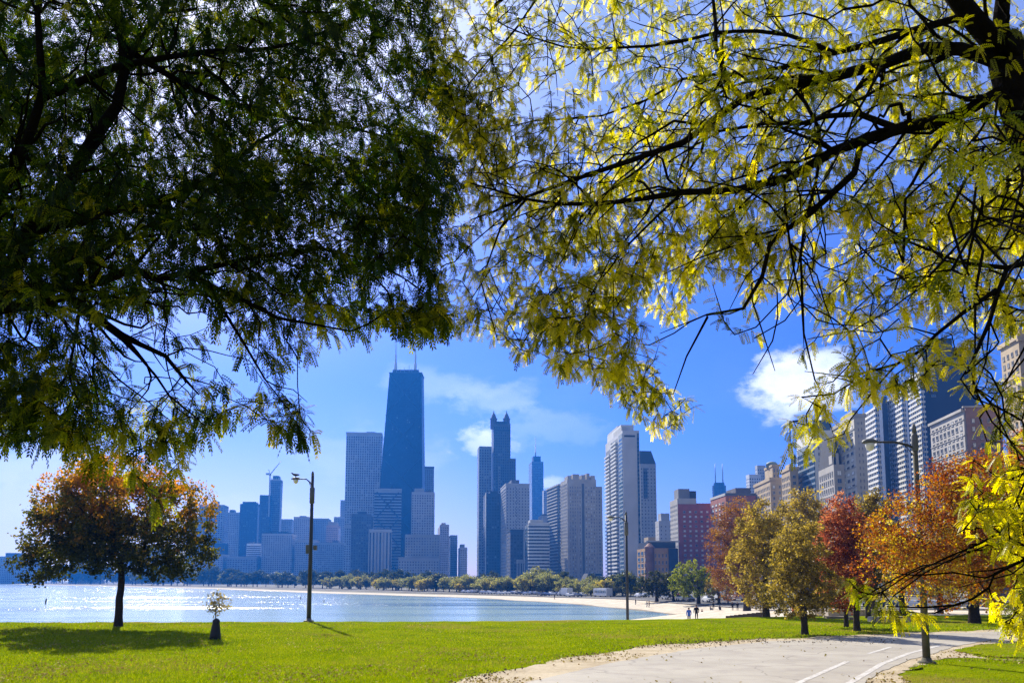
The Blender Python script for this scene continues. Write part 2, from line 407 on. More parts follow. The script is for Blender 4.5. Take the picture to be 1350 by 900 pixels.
# shore road
RP=resample(ROAD,7); RN=normals(RP)
def ribbon(name, pl, nl, o0, o1, dz, mat, n=4, keep=lambda i:True):
    mb=MB()
    for i in range(len(pl)-1):
        if not keep(i): continue
        for k in range(n):
            q=[]
            for (j,kk) in ((i,k),(i,k+1),(i+1,k+1),(i+1,k)):
                c=pl[j]+nl[j]*(o0+(o1-o0)*kk/n); q.append((c.x,c.y,land_z(c.x,c.y)+dz))
            mb.face(q)
    return tag(mb.build(name,mat),kind='structure')
ribbon('shore_road',RP,RN,-9,9,.14,ASPH)
ribbon('road_kerb',RP,RN,-9.5,-9.05,.26,plain('kerb_concrete',(.42,.41,.39)),1)
ribbon('road_marking',RP,RN,-.1,.1,.146,WHITE,1,lambda i:i%2==0)

# lawn
def edge_y(px):
    pts=[(-900,822),(0,820),(400,819),(600,818.5),(700,817.5),(900,815.5),(965,813.5),(1010,812.5),(1100,812),(1250,810),(1400,810),(2400,810)]
    for (a,ya),(b,yb) in zip(pts[:-1],pts[1:]):
        if px<=b: return ya+(yb-ya)*(px-a)/(b-a)
    return pts[-1][1]
def lawn():
    mb=MB(); cols=list(range(-900,2401,15)); rows=70; V=[]
    for px in cols:
        e=hit_lawn(px,edge_y(px)); D=e.y; sx=e.x/e.y
        wob=.35*math.sin(px*.11)+.25*math.sin(px*.043+1)
        for r in range(rows+1):
            t=r/rows; y=2.0+(D+wob-2.0)*t**1.15; x=sx*y; V.append((x,y,lawn_z(x,y)))
        y=D+wob+.5; V.append((sx*y,y,lawn_z(sx*y,y)-.25)); V.append((sx*(y+.3),y+.3,-4.4))
    n=rows+3; fs=[(i*n+k,(i+1)*n+k,(i+1)*n+k+1,i*n+k+1) for i in range(len(cols)-1) for k in range(n-1)]
    mb.raw(V,fs,0,True); tag(mb.build('lawn',GRASS),kind='structure')
    mb=MB(); xs=[-60+6*i for i in range(21)]; ys=[-90+6*i for i in range(16)]    # the rise behind the camera
    V=[(x,y+1.9,lawn_z(x,y+1.9)-.012) for x in xs for y in ys]; n=len(ys)
    mb.raw(V,[(i*n+k,(i+1)*n+k,(i+1)*n+k+1,i*n+k+1) for i in range(len(xs)-1) for k in range(n-1)],0,True); tag(mb.build('ground',GRASS),kind='structure')
lawn()
def ragged(pts, step=.5, amp=.16):
    out=[]
    for a,b in zip(pts,pts[1:]+pts[:1]):
        n=max(1,int((b-a).length/step))
        for i in range(n):
            p=a.lerp(b,i/n); w=amp*2.2*(math.sin(p.x*.9+p.y*.35)+.7*math.sin(p.x*2.3-p.y*.8)); out.append(p+Vector((random.uniform(-amp,amp),random.uniform(-amp,amp)*1.4+w,0)))
    return out
def sheet(name, pix, dz, mat, step=.5, amp=.16):
    pts=ragged([hit_lawn(*p) for p in pix],step,amp)
    bm=bmesh.new(); vs=[bm.verts.new((p.x,p.y,0)) for p in pts]; f=bm.faces.new(vs)
    bmesh.ops.triangulate(bm,faces=[f]); 
    bmesh.ops.subdivide_edges(bm,edges=[e for e in bm.edges if e.calc_length()>4],cuts=3,use_grid_fill=False)
    bmesh.ops.triangulate(bm,faces=bm.faces[:])
    for v in bm.verts: v.co.z=lawn_z(v.co.x,v.co.y)+dz
    bmesh.ops.recalc_face_normals(bm,faces=bm.faces)
    if sum(f.normal.z for f in bm.faces)<0: bmesh.ops.reverse_faces(bm,faces=bm.faces[:])
    me=bpy.data.meshes.new(name); bm.to_mesh(me); bm.free(); me.materials.append(mat)
    o=bpy.data.objects.new(name,me); link(o); return tag(o,kind='structure'), pts
LV=[(150,1100),(430,950),(597,901),(640,890),(690,880),(745,868),(800,859),(870,850),(930,846),(985,843.5),(1060,840),(1160,835.5),(1250,832),(1360,829),(1700,824)]
RV=[(1700,905),(1500,874),(1350,869.5),(1290,867),(1240,870),(1205,876),(1196,884),(1204,900),(1222,960),(1260,1100)]
RV0=[(1700,829),(1500,836)]
_,dirt=sheet('dirt_verge',LV+[(1700,832),(1480,841),(1350,845),(1300,849),(1256,857),(1290,866)]+RV[2:],.016,DIRT)
AL=[(330,1100),(560,950),(690,901),(740,889),(800,876),(860,864),(920,855),(965,850),(1010,846),(1080,842.5),(1160,838.5),(1250,834.5),(1360,831),(1700,826)]
AR=[(1700,829.5),(1480,836),(1350,839),(1320,842),(1290,846),(1262,852),(1230,861),(1197,871),(1165,884),(1140,900),(1090,950),(1000,1100)]
_,path=sheet('path',AL+AR,.030,PATH,.6,.05)
def stripe(name, pix, w, dz):
    P=[hit_lawn(*p).xy for p in pix]; P=[Vector((p.x,p.y)) for p in P]; out=[]
    for a,b in zip(P[:-1],P[1:]):
        for i in range(6): out.append(a.lerp(b,i/6))
    out.append(P[-1]); N=normals(out); mb=MB()
    for i in range(len(out)-1):
        q=[]
        for j,sg in ((i,-1),(i,1),(i+1,1),(i+1,-1)):
            c=out[j]+N[j]*w/2*sg; q.append((c.x,c.y,lawn_z(c.x,c.y)+dz))
        mb.face(q[::-1])
    return tag(mb.build(name,WHITE),kind='structure')
stripe('edge_marking',[(990,1000),(1060,940),(1122,900),(1163,875.5),(1200,861),(1240,851)],.22,.037)
stripe('lane_marking',[(960,960),(1055,900),(1117,872.5)],.20,.037)
stripe('lane_marking',[(1145,862),(1175,853)],.18,.037)
sheet('grass_patch',[(1700,880),(1500,878),(1350,876.5),(1285,874.5),(1222,877.5),(1200,886),(1207,900),(1225,960),(1262,1100),(1700,1100)],.045,GRASS,.4,.14)
sheet('grass_patch',[(1700,838),(1500,842.5),(1350,846),(1300,850),(1258,858),(1295,864.5),(1350,867.5),(1500,871),(1700,875)],.045,GRASS,.4,.14)
# ------------------------------------------------------------------ trees
def skeleton(nodes, parents, pts, step=.25, sag=0.0, jit=.12, back=.35, order=None):
    """grow branches from the nearest node of the tree to every point; returns nodes, parents and the chain of each point"""
    N=np.zeros((len(nodes)+len(pts)*14+100,3)); n=len(nodes); N[:n]=np.array(nodes)
    par=list(parents); root=N[0].copy(); chains=[]
    pts=np.asarray(pts); seedd=np.array([np.min(np.linalg.norm(N[:n]-p,axis=1)) for p in pts])
    dep=[0]*n
    for i in range(n):
        if par[i]>=0: dep[i]=dep[par[i]]+1
    DEP=np.zeros(len(N)); DEP[:n]=dep
    for idx in np.argsort(seedd):
        p=pts[idx]; d=np.linalg.norm(N[:n]-p,axis=1)
        j=int(np.argmin(d+back*np.maximum(0,np.linalg.norm(N[:n]-root,axis=1)-np.linalg.norm(p-root))))
        L=d[j]; k=max(1,int(L/step)); k=min(k,12); a=N[j]; cur=j; ch=[j]
        off=RNG.normal(0,1,3)*L*jit
        if par[j]>=0:
            t=N[j]-N[par[j]]; t=t/(np.linalg.norm(t)+1e-9); off=off*.6+t*L*.16
        for q in range(1,k+1):
            s=q/k; w=4*s*(1-s)
            if n>=len(N)-2: break
            N[n]=a+(p-a)*s+off*w*.5+np.array((0,0,sag*L*w*.5))+(RNG.normal(0,1,3)*step*.08 if q<k else 0)
            par.append(cur); DEP[n]=DEP[cur]+1; cur=n; ch.append(n); n+=1
        chains.append(ch)
    return N[:n], np.array(par), chains
def radii(N, par, tip, expo=2.35, fixed=None):
    n=len(N); acc=np.zeros(n)
    for i in range(n-1,0,-1):
        if acc[i]==0: acc[i]=tip**expo
        acc[par[i]]+=acc[i]
    r=acc**(1/expo)
    if fixed is not None:
        for i,v in fixed.items(): r[i]=max(r[i],v)
    return r
def branch_mesh(mb, N, par, r, minr=0.0, thin_sides=3):
    n=len(N); kids=[[] for _ in range(n)]
    for i in range(1,n):
        if par[i]>=0: kids[par[i]].append(i)
    stack=[(0,-1)]
    while stack:
        i,p=stack.pop(); pts=[]; rr=[]
        if p>=0: pts.append(N[p]); rr.append(min(r[p],r[i]*1.25))
        cur=i
        while True:
            pts.append(N[cur]); rr.append(r[cur]); ks=kids[cur]
            if not ks: break
            m=max(ks,key=lambda k:r[k])
            for k in ks:
                if k!=m: stack.append((k,cur))
            cur=m
        rr[-1]*=.5
        if max(rr)<minr or len(pts)<2: continue
        R0=max(rr); mb.tube(pts,rr,8 if R0>.09 else 6 if R0>.03 else 4 if R0>.012 else thin_sides,caps=False)
def rot_frames(dirs, roll):
    """orthonormal frames with x along dirs"""
    x=dirs/(np.linalg.norm(dirs,axis=1,keepdims=True)+1e-9); up=np.tile(np.array([[0.,0.,1.]]),(len(x),1))
    y=np.cross(up,x); y/=np.linalg.norm(y,axis=1,keepdims=True)+1e-6; z=np.cross(x,y)
    c=np.cos(roll)[:,None]; s=np.sin(roll)[:,None]
    return x, y*c+z*s, z*c-y*s
def frond_template(pairs=7, ll=.25, lw=.105):
    q=[]
    for k in range(pairs):
        t=.16+.80*k/(pairs-1); L=ll*(1-.45*abs(t-.5)**1.3)
        for sg in (-1,1):
            an=R(62)-t*R(18); dx,dy=math.cos(an),math.sin(an)*sg; a=np.array((t,0,0)); tip=a+L*np.array((dx,dy,-.12)); m=(a+tip)/2
            w=np.array((-dy*sg,dx*sg,0))*lw/2*1.0; w2=np.array((0,0,.02))
            q+= [a,m+w+w2,tip,m-w+w2]
    q+=[np.array((0,-.009,0)),np.array((1.0,-.004,-.02)),np.array((1.0,.004,-.02)),np.array((0,.009,0))]
    return np.array(q)
FROND=frond_template()
def frond_mesh(name, pos, dirs, length, tint, mat, droop=.35):
    n=len(pos); x,y,z=rot_frames(dirs,RNG.normal(0,.5,n)); T=FROND; m=len(T)
    sag=-droop*(T[:,0]**2)
    V=(pos[:,None,:]+length[:,None,None]*(T[None,:,0,None]*x[:,None,:]+T[None,:,1,None]*y[:,None,:]+T[None,:,2,None]*z[:,None,:]))
    V[:,:,2]+=length[:,None]*sag[None,:]
    f=m//4; t=np.clip(np.repeat(tint,f)+RNG.normal(0,.05,n*f),0,1)
    return np_mesh(name,V.reshape(-1,3),4,t,mat)
def leaf_quads(pos, dirs, size, asp=.62):
    n=len(pos); x,y,z=rot_frames(dirs,RNG.uniform(0,6.28,n)); L=size[:,None]; W=L*asp
    a=pos; b=pos+x*L*.5+y*W*.5+z*L*.06; c=pos+x*L; d=pos+x*L*.5-y*W*.5+z*L*.06
    return np.stack([a,b,c,d],1).reshape(-1,3)
def rand_dirs(n, up=0.0):
    d=RNG.normal(0,1,(n,3)); d[:,2]+=up; return d/np.linalg.norm(d,axis=1,keepdims=True)

# --- the two honey locusts whose boughs hang over the picture -------------------------------------------
def inpoly(x,y,P):
    c=False; j=len(P)-1
    for i in range(len(P)):
        if (P[i][1]>y)!=(P[j][1]>y) and x<(P[j][0]-P[i][0])*(y-P[i][1])/(P[j][1]-P[i][1])+P[i][0]: c=not c
        j=i
    return c
def limb_nodes(nodes, par, fixed, start, pts, r0, r1, step=.22):
    """append a limb (pixel, pixel, distance) to the tree from node index start"""
    cur=start; P=[Vector(nodes[start])]+[at(*p) for p in pts]
    # smooth through the points
    tot=sum((b-a).length for a,b in zip(P[:-1],P[1:])); run=0
    ids=[]
    for i in range(len(P)-1):
        p0=P[max(i-1,0)]; p1=P[i]; p2=P[i+1]; p3=P[min(i+2,len(P)-1)]; L=(p2-p1).length; k=max(1,int(L/step))
        for q in range(1,k+1):
            t=q/k; c=.5*((2*p1)+(p2-p0)*t+(2*p0-5*p1+4*p2-p3)*t*t+(3*p1-p0-3*p2+p3)*t**3)
            nodes.append(tuple(c+Vector((random.gauss(0,.006),random.gauss(0,.006),random.gauss(0,.006))))); par.append(cur); cur=len(nodes)-1
            s=(run+L*t)/tot; fixed[cur]=r0+(r1-r0)*s**.8; ids.append(cur)
        run+=L
    return ids
def near_node(nodes, p):
    return int(np.argmin(np.linalg.norm(np.array(nodes)-np.array(p),axis=1)))
def locust(label, trunk_pts, trunk_r, limbs, regions, mat, barkm, frond_len, sag, tipr, seed, down=-.3):
    global RNG
    RNG=np.random.default_rng(seed); random.seed(seed)
    root=thing('honey_locust_tree',label,'tree',trunk_pts[0])
    nodes=[tuple(trunk_pts[0])]; par=[-1]; fixed={0:trunk_r*1.25}
    for a,b,i in zip(trunk_pts[:-1],trunk_pts[1:],range(99)):
        k=max(1,int((Vector(b)-Vector(a)).length/.3))
        for q in range(1,k+1):
            nodes.append(tuple(Vector(a).lerp(Vector(b),q/k))); par.append(len(nodes)-2); fixed[len(nodes)-1]=trunk_r*(1-.45*(i+q/k)/len(trunk_pts))
    LIMBIDS=[]
    for pts,r0,r1 in limbs:
        s=near_node(nodes,at(*pts[0])); LIMBIDS.append(limb_nodes(nodes,par,fixed,s,pts,r0,r1))
    # side branches, so that the boughs read as a web
    from mathutils import noise as nz
    polys=[r_[0] for r_ in regions]
    for ids in LIMBIDS:
        k=2
        while k<len(ids)-1:
            i=ids[k]; p=Vector(nodes[i]); t=(p-Vector(nodes[par[i]])).normalized()
            for _ in range(3):
                ax=Vector(RNG.normal(0,1,3)); ax=(ax-t*ax.dot(t)).normalized(); an=random.uniform(.45,1.05); dv=t*math.cos(an)+ax*math.sin(an); dv.z-=.12
                L=random.uniform(.45,1.0)*min(1.7,.55+fixed[i]*22); e=p+dv*L; q=proj(e)
                if e.y<2.5 or not any(inpoly(q[0],q[1],pl) for pl in polys): continue
                cur=i; n_=max(3,int(L/.14)); r0=min(fixed[i]*.5,.016); bend=Vector(RNG.normal(0,1,3))*.26*L
                for m_ in range(1,n_+1):
                    s_=m_/n_; w_=4*s_*(1-s_); c=p+dv*L*s_+bend*w_*.5+Vector((0,0,-.10*L*s_*s_))+Vector(RNG.normal(0,.017,3))
                    nodes.append(tuple(c)); par.append(cur); cur=len(nodes)-1; fixed[cur]=max(tipr*1.2,r0*(1-.75*s_))
            k+=random.choice((1,1,2,2))
    P=[];W=[]
    for poly,cnt,d0,d1,clump,tb in regions:
        xs=[p[0] for p in poly]; ys=[p[1] for p in poly]; c=0; g=0
        from mathutils import noise as nz
        while c<cnt and g<cnt*60:
            g+=1; x=random.uniform(min(xs),max(xs)); y=random.uniform(min(ys),max(ys))
            if not inpoly(x,y,poly): continue
            d=random.uniform(d0,d1); p=at(x,y,d)
            if nz.noise(p*.9+Vector((seed,0,0)))+.35*nz.noise(p*2.7)<clump*random.uniform(.2,1.0)-.12: continue
            P.append(tuple(p)); W.append(tb); c+=1
    N,pa,chains=skeleton(nodes,par,P,.16,sag,.10,.25)
    r=radii(N,pa,tipr,2.5,fixed)
    for i in range(len(nodes)-1,0,-1):
        if i in fixed: r[i]=fixed[i]
    for i in range(len(nodes),len(N)): r[i]=min(r[i],.8*r[pa[i]] if pa[i]<len(nodes) else r[pa[i]])
    mb=MB(); branch_mesh(mb,N-np.array(trunk_pts[0]),pa,r); mb.build('trunk',barkm,root)
    pos=[];dr=[];ti=[];ln=[]
    order=np.argsort([np.min(np.linalg.norm(np.array(nodes)-np.array(p),axis=1)) for p in P])
    for ch,ip in zip(chains,order):
        tb=W[ip]; tb_=min(1,max(0,random.gauss(tb,.2)))
        m=len(ch)
        for a,b in zip(ch[:-1],ch[1:]):
            if r[b]>.016: continue
            t=N[b]-N[a]; L=np.linalg.norm(t); t=t/(L+1e-9)
            k=max(1,int(L/(.40*frond_len)+random.random()*.7))
            for q in range(k):
                s=random.random(); sd=RNG.normal(0,1,3); sd-=t*sd.dot(t); sd/=np.linalg.norm(sd)+1e-9
                d=t*.55+sd*.9+np.array((0,0,down)); pos.append(N[a]+(N[b]-N[a])*s); dr.append(d); ti.append(min(1,max(0,random.gauss(tb_,.1)))); ln.append(frond_len*random.uniform(.6,1.25))
        t=N[ch[-1]]-N[ch[-2]]; t=t/(np.linalg.norm(t)+1e-9)
        for q in range(4):
            pos.append(N[ch[-1]]); dr.append(t+RNG.normal(0,.5,3)+np.array((0,0,-.35))); ti.append(min(1,max(0,random.gauss(tb_,.1)))); ln.append(frond_len*random.uniform(.7,1.3))
    pos=np.array(pos)-np.array(trunk_pts[0])
    me=frond_mesh('crown',pos,np.array(dr),np.array(ln),np.array(ti),mat); o=bpy.data.objects.new('crown',me); link(o,root)
    print('locust',len(N),'nodes',len(pos),'fronds')
    return root
LOC_STOPS=[(0,(.018,.025,.003)),(.3,(.045,.06,.004)),(.48,(.12,.125,.006)),(.65,(.24,.222,.010)),(.82,(.37,.335,.018)),(1,(.47,.39,.035))]
LOCUST=leaf_mat('locust_leaf',LOC_STOPS,.62,2.6,.018)
LOCUST_DARK=leaf_mat('locust_leaf_green',[(0,(.004,.011,.002)),(.35,(.010,.024,.003)),(.6,(.042,.062,.004)),(.8,(.14,.16,.008)),(1,(.28,.25,.02))],.58,2.6,.012)  # dark stops deepen the canopy's shade, yellow end paints in sunlit bits
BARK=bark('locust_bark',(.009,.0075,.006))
left_trunk=[(-7.3,7.6,lawn_z(-7.3,7.6)-.1),(-7.15,7.6,1.6),(-6.9,7.55,3.0),(-6.3,7.4,4.6)]
LL=[
 ([(-150,470,7.4),(-60,425,7.3),(0,408,7.2),(45,402,7.1),(90,392,7.1),(120,414,7.0),(165,445,6.9),(215,470,6.8),(262,520,6.6)],.085,.012),
 ([(-60,430,7.4),(0,395,7.5),(12,368,7.6),(40,300,7.7),(77,260,7.8),(97,230,7.9),(127,177,8.0),(153,140,8.1),(163,97,8.2),(160,55,8.3),(147,0,8.4),(130,-70,8.5)],.10,.03),
 ([(163,97,8.2),(185,50,8.4),(215,15,8.6),(255,-40,8.9)],.035,.015),
 ([(40,305,7.7),(110,288,7.8),(150,277,7.9),(233,258,8.1),(283,228,8.3),(340,190,8.6),(400,150,9)],.055,.012),
 ([(0,388,7.5),(50,380,7.3),(110,376,7.2),(147,366,7.1),(173,355,7.1),(213,366,7.0),(247,360,7.0),(280,378,6.9),(327,398,6.8),(367,418,6.8),(430,430,6.9)],.06,.01),
 ([(90,392,7.1),(115,345,7.4),(150,320,7.7),(210,310,8.1)],.035,.012),
 ([(-40,420,7.4),(-20,300,7.2),(30,200,7.0),(55,120,6.9),(50,20,6.8),(70,-80,6.7)],.07,.02),
 ([(110,376,7.2),(100,440,6.9),(92,490,6.7),(105,540,6.6)],.022,.006),
 ([(120,414,7.0),(185,470,6.7),(225,520,6.5),(260,555,6.4)],.02,.006),
 ([(55,130,6.9),(150,90,7.2),(260,70,7.6),(380,60,8.2),(480,20,8.8)],.04,.01),
 ([(160,60,8.3),(260,120,8.8),(360,150,9.2),(470,170,9.6),(560,200,9.8)],.04,.008),
 ([(247,360,7.0),(330,340,7.5),(420,330,8.0),(500,350,8.4),(560,385,8.6)],.03,.006),
 ([(280,378,6.9),(320,450,6.8),(350,500,6.7),(385,545,6.7)],.018,.005),
 ([(-150,470,7.4),(-330,380,7.3),(-520,280,7.3),(-740,150,7.4)],.08,.012),
 ([(-150,470,7.4),(-300,250,7.8),(-420,60,8.2),(-520,-150,8.6)],.08,.012)
]
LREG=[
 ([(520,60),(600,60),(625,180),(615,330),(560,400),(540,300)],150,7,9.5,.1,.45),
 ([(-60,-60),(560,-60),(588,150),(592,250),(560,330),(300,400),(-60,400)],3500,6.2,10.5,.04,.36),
 ([(-320,-500),(520,-500),(560,-40),(-40,-40),(-60,400),(-320,420)],1100,6.2,13,-.1,.3),  # crown carried up out of view toward the sun to shade the boughs
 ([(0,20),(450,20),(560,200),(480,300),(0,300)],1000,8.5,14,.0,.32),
 ([(-50,-700),(650,-700),(560,-60),(-50,-60)],900,9,15,-.2,.3),  # unseen extra layers added toward the sun to darken the canopy
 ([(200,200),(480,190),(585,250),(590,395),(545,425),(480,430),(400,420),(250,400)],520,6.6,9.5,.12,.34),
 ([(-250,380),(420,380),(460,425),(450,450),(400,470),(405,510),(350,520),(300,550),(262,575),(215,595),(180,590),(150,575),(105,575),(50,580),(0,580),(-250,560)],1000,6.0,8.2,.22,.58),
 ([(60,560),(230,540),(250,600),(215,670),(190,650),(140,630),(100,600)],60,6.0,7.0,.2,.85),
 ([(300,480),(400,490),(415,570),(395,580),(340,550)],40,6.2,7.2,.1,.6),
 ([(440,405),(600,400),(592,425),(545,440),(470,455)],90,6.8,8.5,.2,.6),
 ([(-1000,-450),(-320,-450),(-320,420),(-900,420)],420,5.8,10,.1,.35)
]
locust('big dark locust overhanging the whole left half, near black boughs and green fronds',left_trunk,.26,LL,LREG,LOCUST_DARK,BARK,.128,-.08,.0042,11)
right_trunk=[(5.3,5.2,lawn_z(5.3,5.2)-.1),(5.1,5.3,2.2),(4.7,5.4,4.2),tuple(at(1405,270,5.5)),tuple(at(1366,190,5.55)),tuple(at(1340,120,5.6)),tuple(at(1322,55,5.65))]
def rp(px,py): pass
RL=[
 ([(1400,230,5.4),(1385,205,4.2),(1345,190,3.3),(1280,195,2.7)],.010,.003),
 ([(1400,300,5.3),(1370,285,4.2),(1310,290,3.3),(1250,325,2.9),(1195,395,2.7)],.010,.003),
 ([(1365,190,5.6),(1340,120,5.6),(1318,84,5.6),(1267,66,5.6),(1217,63,5.6),(1167,84,5.7),(1100,101,5.8),(1040,112,5.9),(980,130,6.0),(933,165,6.2),(900,187,6.3),(830,212,6.5),(760,236,6.7),(690,262,6.9),(620,290,7.1)],.062,.008),
 ([(980,130,6.0),(958,105,6.1),(945,62,6.3),(941,0,6.5),(930,-80,6.8)],.025,.01),
 ([(1375,210,5.5),(1345,150,5.5),(1313,124,5.5),(1273,148,5.4),(1247,160,5.4),(1200,168,5.4),(1150,182,5.4),(1100,200,5.5),(1043,232,5.7),(967,250,5.9),(900,254,6.1),(783,268,6.4),(693,264,6.7),(620,240,7.0)],.062,.007),
 ([(1133,192,5.4),(1128,228,5.4),(1100,252,5.4),(1067,280,5.5),(1040,300,5.5),(1013,322,5.6),(1004,366,5.7),(980,406,5.8),(933,417,6.0),(870,440,6.2)],.030,.006),
 ([(1183,170,5.4),(1133,150,5.5),(1087,153,5.6),(1063,163,5.7),(1010,162,5.9),(950,173,6.2),(880,215,6.5)],.026,.007),
 ([(1330,60,5.7),(1260,28,5.8),(1200,40,6.0),(1150,57,6.2),(1100,70,6.4),(1017,93,6.8),(900,103,7.1),(850,132,7.2),(793,153,7.3),(703,160,7.5),(640,175,7.7)],.034,.006),
 ([(1100,70,6.4),(1000,40,6.9),(900,53,7.2),(817,63,7.4),(743,62,7.6),(700,50,7.8),(640,20,8.0)],.022,.006),
 ([(1340,90,5.6),(1290,30,5.5),(1240,-30,5.4),(1180,-110,5.3)],.09,.05),
 ([(740,-60,8.2),(700,10,8.0),(650,73,7.7),(620,110,7.6),(598,155,7.5)],.020,.006),
 ([(1380,340,5.0),(1327,352,5.0),(1270,345,5.0),(1200,320,5.0),(1150,290,5.0)],.028,.006),
 ([(1327,353,5.0),(1313,384,5.0),(1307,424,5.0),(1284,474,4.9),(1284,508,4.9),(1307,532,4.9),(1350,552,4.9)],.018,.006),
 ([(1313,384,5.0),(1270,410,5.0),(1233,440,5.0),(1217,460,5.0),(1183,480,5.0),(1120,497,5.1),(1060,490,5.2)],.018,.005),
 ([(1400,690,5.2),(1350,738,5.1),(1312,758,5.0),(1302,774,5.0),(1284,788,5.0),(1260,795,5.0),(1218,799,5.0),(1170,800,5.0)],.022,.004),
 ([(1400,660,5.3),(1314,700,5.2),(1290,716,5.1),(1256,730,5.1),(1220,748,5.1),(1180,775,5.1)],.018,.004),
 ([(1040,112,5.9),(1080,170,5.8),(1075,240,5.7),(1060,300,5.6),(1057,380,5.5),(1060,440,5.4),(1075,500,5.3)],.016,.005),
 ([(1033,240,5.7),(1040,320,5.5),(1055,400,5.4),(1060,470,5.3)],.012,.004),
 ([(1370,240,5.4),(1400,420,5.2),(1410,560,5.2),(1400,660,5.3)],.035,.025),
 ([(900,254,6.1),(830,320,6.3),(800,360,6.4),(770,400,6.5)],.014,.004),
 ([(933,417,6.0),(905,470,6.1),(890,520,6.1)],.01,.004),
 ([(693,264,6.7),(660,300,6.8),(640,350,6.9),(625,400,6.9)],.012,.004),
 ([(1340,90,5.6),(1450,20,5.7),(1580,-40,5.8),(1740,-70,6.0)],.06,.012),
 ([(1366,190,5.55),(1480,150,5.3),(1600,170,5.1),(1760,240,5.0)],.05,.01),
 ([(1322,55,5.65),(1330,-120,5.8),(1370,-300,6.0),(1400,-480,6.2)],.06,.012),
 ([(1240,-30,5.4),(1180,-110,5.3),(1120,-260,5.4),(1100,-420,5.6)],.05,.012)
]
RREG=[
 ([(1230,150),(1340,150),(1345,235),(1235,225)],9,2.4,3.0,-1,.45),
 ([(1170,310),(1260,300),(1290,360),(1190,430)],9,2.6,3.2,-1,.5),
 ([(545,90),(640,60),(680,250),(650,430),(600,440),(570,400),(600,250)],190,6.6,8.5,.15,.5),
 ([(560,-120),(1400,-120),(1400,60),(1000,40),(900,180),(640,230),(575,150)],1250,6.2,9.5,.15,.58),
 ([(590,150),(900,150),(960,300),(900,430),(820,400),(760,440),(690,470),(640,440),(600,430),(590,300)],1300,6.0,8.5,.16,.60),
 ([(690,380),(900,330),(940,420),(930,520),(905,565),(865,570),(840,545),(790,500),(730,490)],420,5.8,7.5,.22,.68),
 ([(900,60),(1350,20),(1380,330),(1250,330),(1150,280),(1050,300),(950,330)],1150,5.2,8.0,.22,.58),
 ([(940,300),(1060,310),(1130,330),(1140,430),(1050,470),(960,500),(935,440)],190,5.2,6.6,.30,.66),
 ([(1110,260),(1400,230),(1400,430),(1320,430),(1290,420),(1230,410),(1150,420),(1120,420)],480,4.6,6.4,.28,.66),
 ([(1110,420),(1250,410),(1270,470),(1215,500),(1140,520),(1110,490)],80,4.6,5.8,.2,.74),
 ([(1260,430),(1310,440),(1300,520),(1270,520)],24,4.6,5.6,.1,.74),
 ([(1040,520),(1090,490),(1140,500),(1130,560),(1060,610),(1035,600)],34,4.8,5.6,.1,.76),
 ([(1300,500),(1420,470),(1420,780),(1340,740),(1250,690),(1230,650),(1285,600)],330,4.8,6.2,.2,.66),
 ([(1110,770),(1180,720),(1270,670),(1400,640),(1400,810),(1350,840),(1300,800),(1240,810),(1170,815)],230,4.8,5.6,.15,.68),
 ([(1060,-320),(1500,-320),(1500,60),(1300,-60),(1060,-60)],60,4.8,9.5,.2,.6),
 ([(1420,-420),(2050,-300),(2050,330),(1750,420),(1420,300)],420,4.4,7.4,.15,.58),
 ([(1100,-700),(1700,-700),(1700,-320),(1100,-320)],160,4.8,7.5,.15,.58)
]
locust('pale yellow green locust reaching in from the right edge with bare black boughs',right_trunk,.20,RL,RREG,LOCUST,BARK,.078,-.10,.0048,23,-.12)

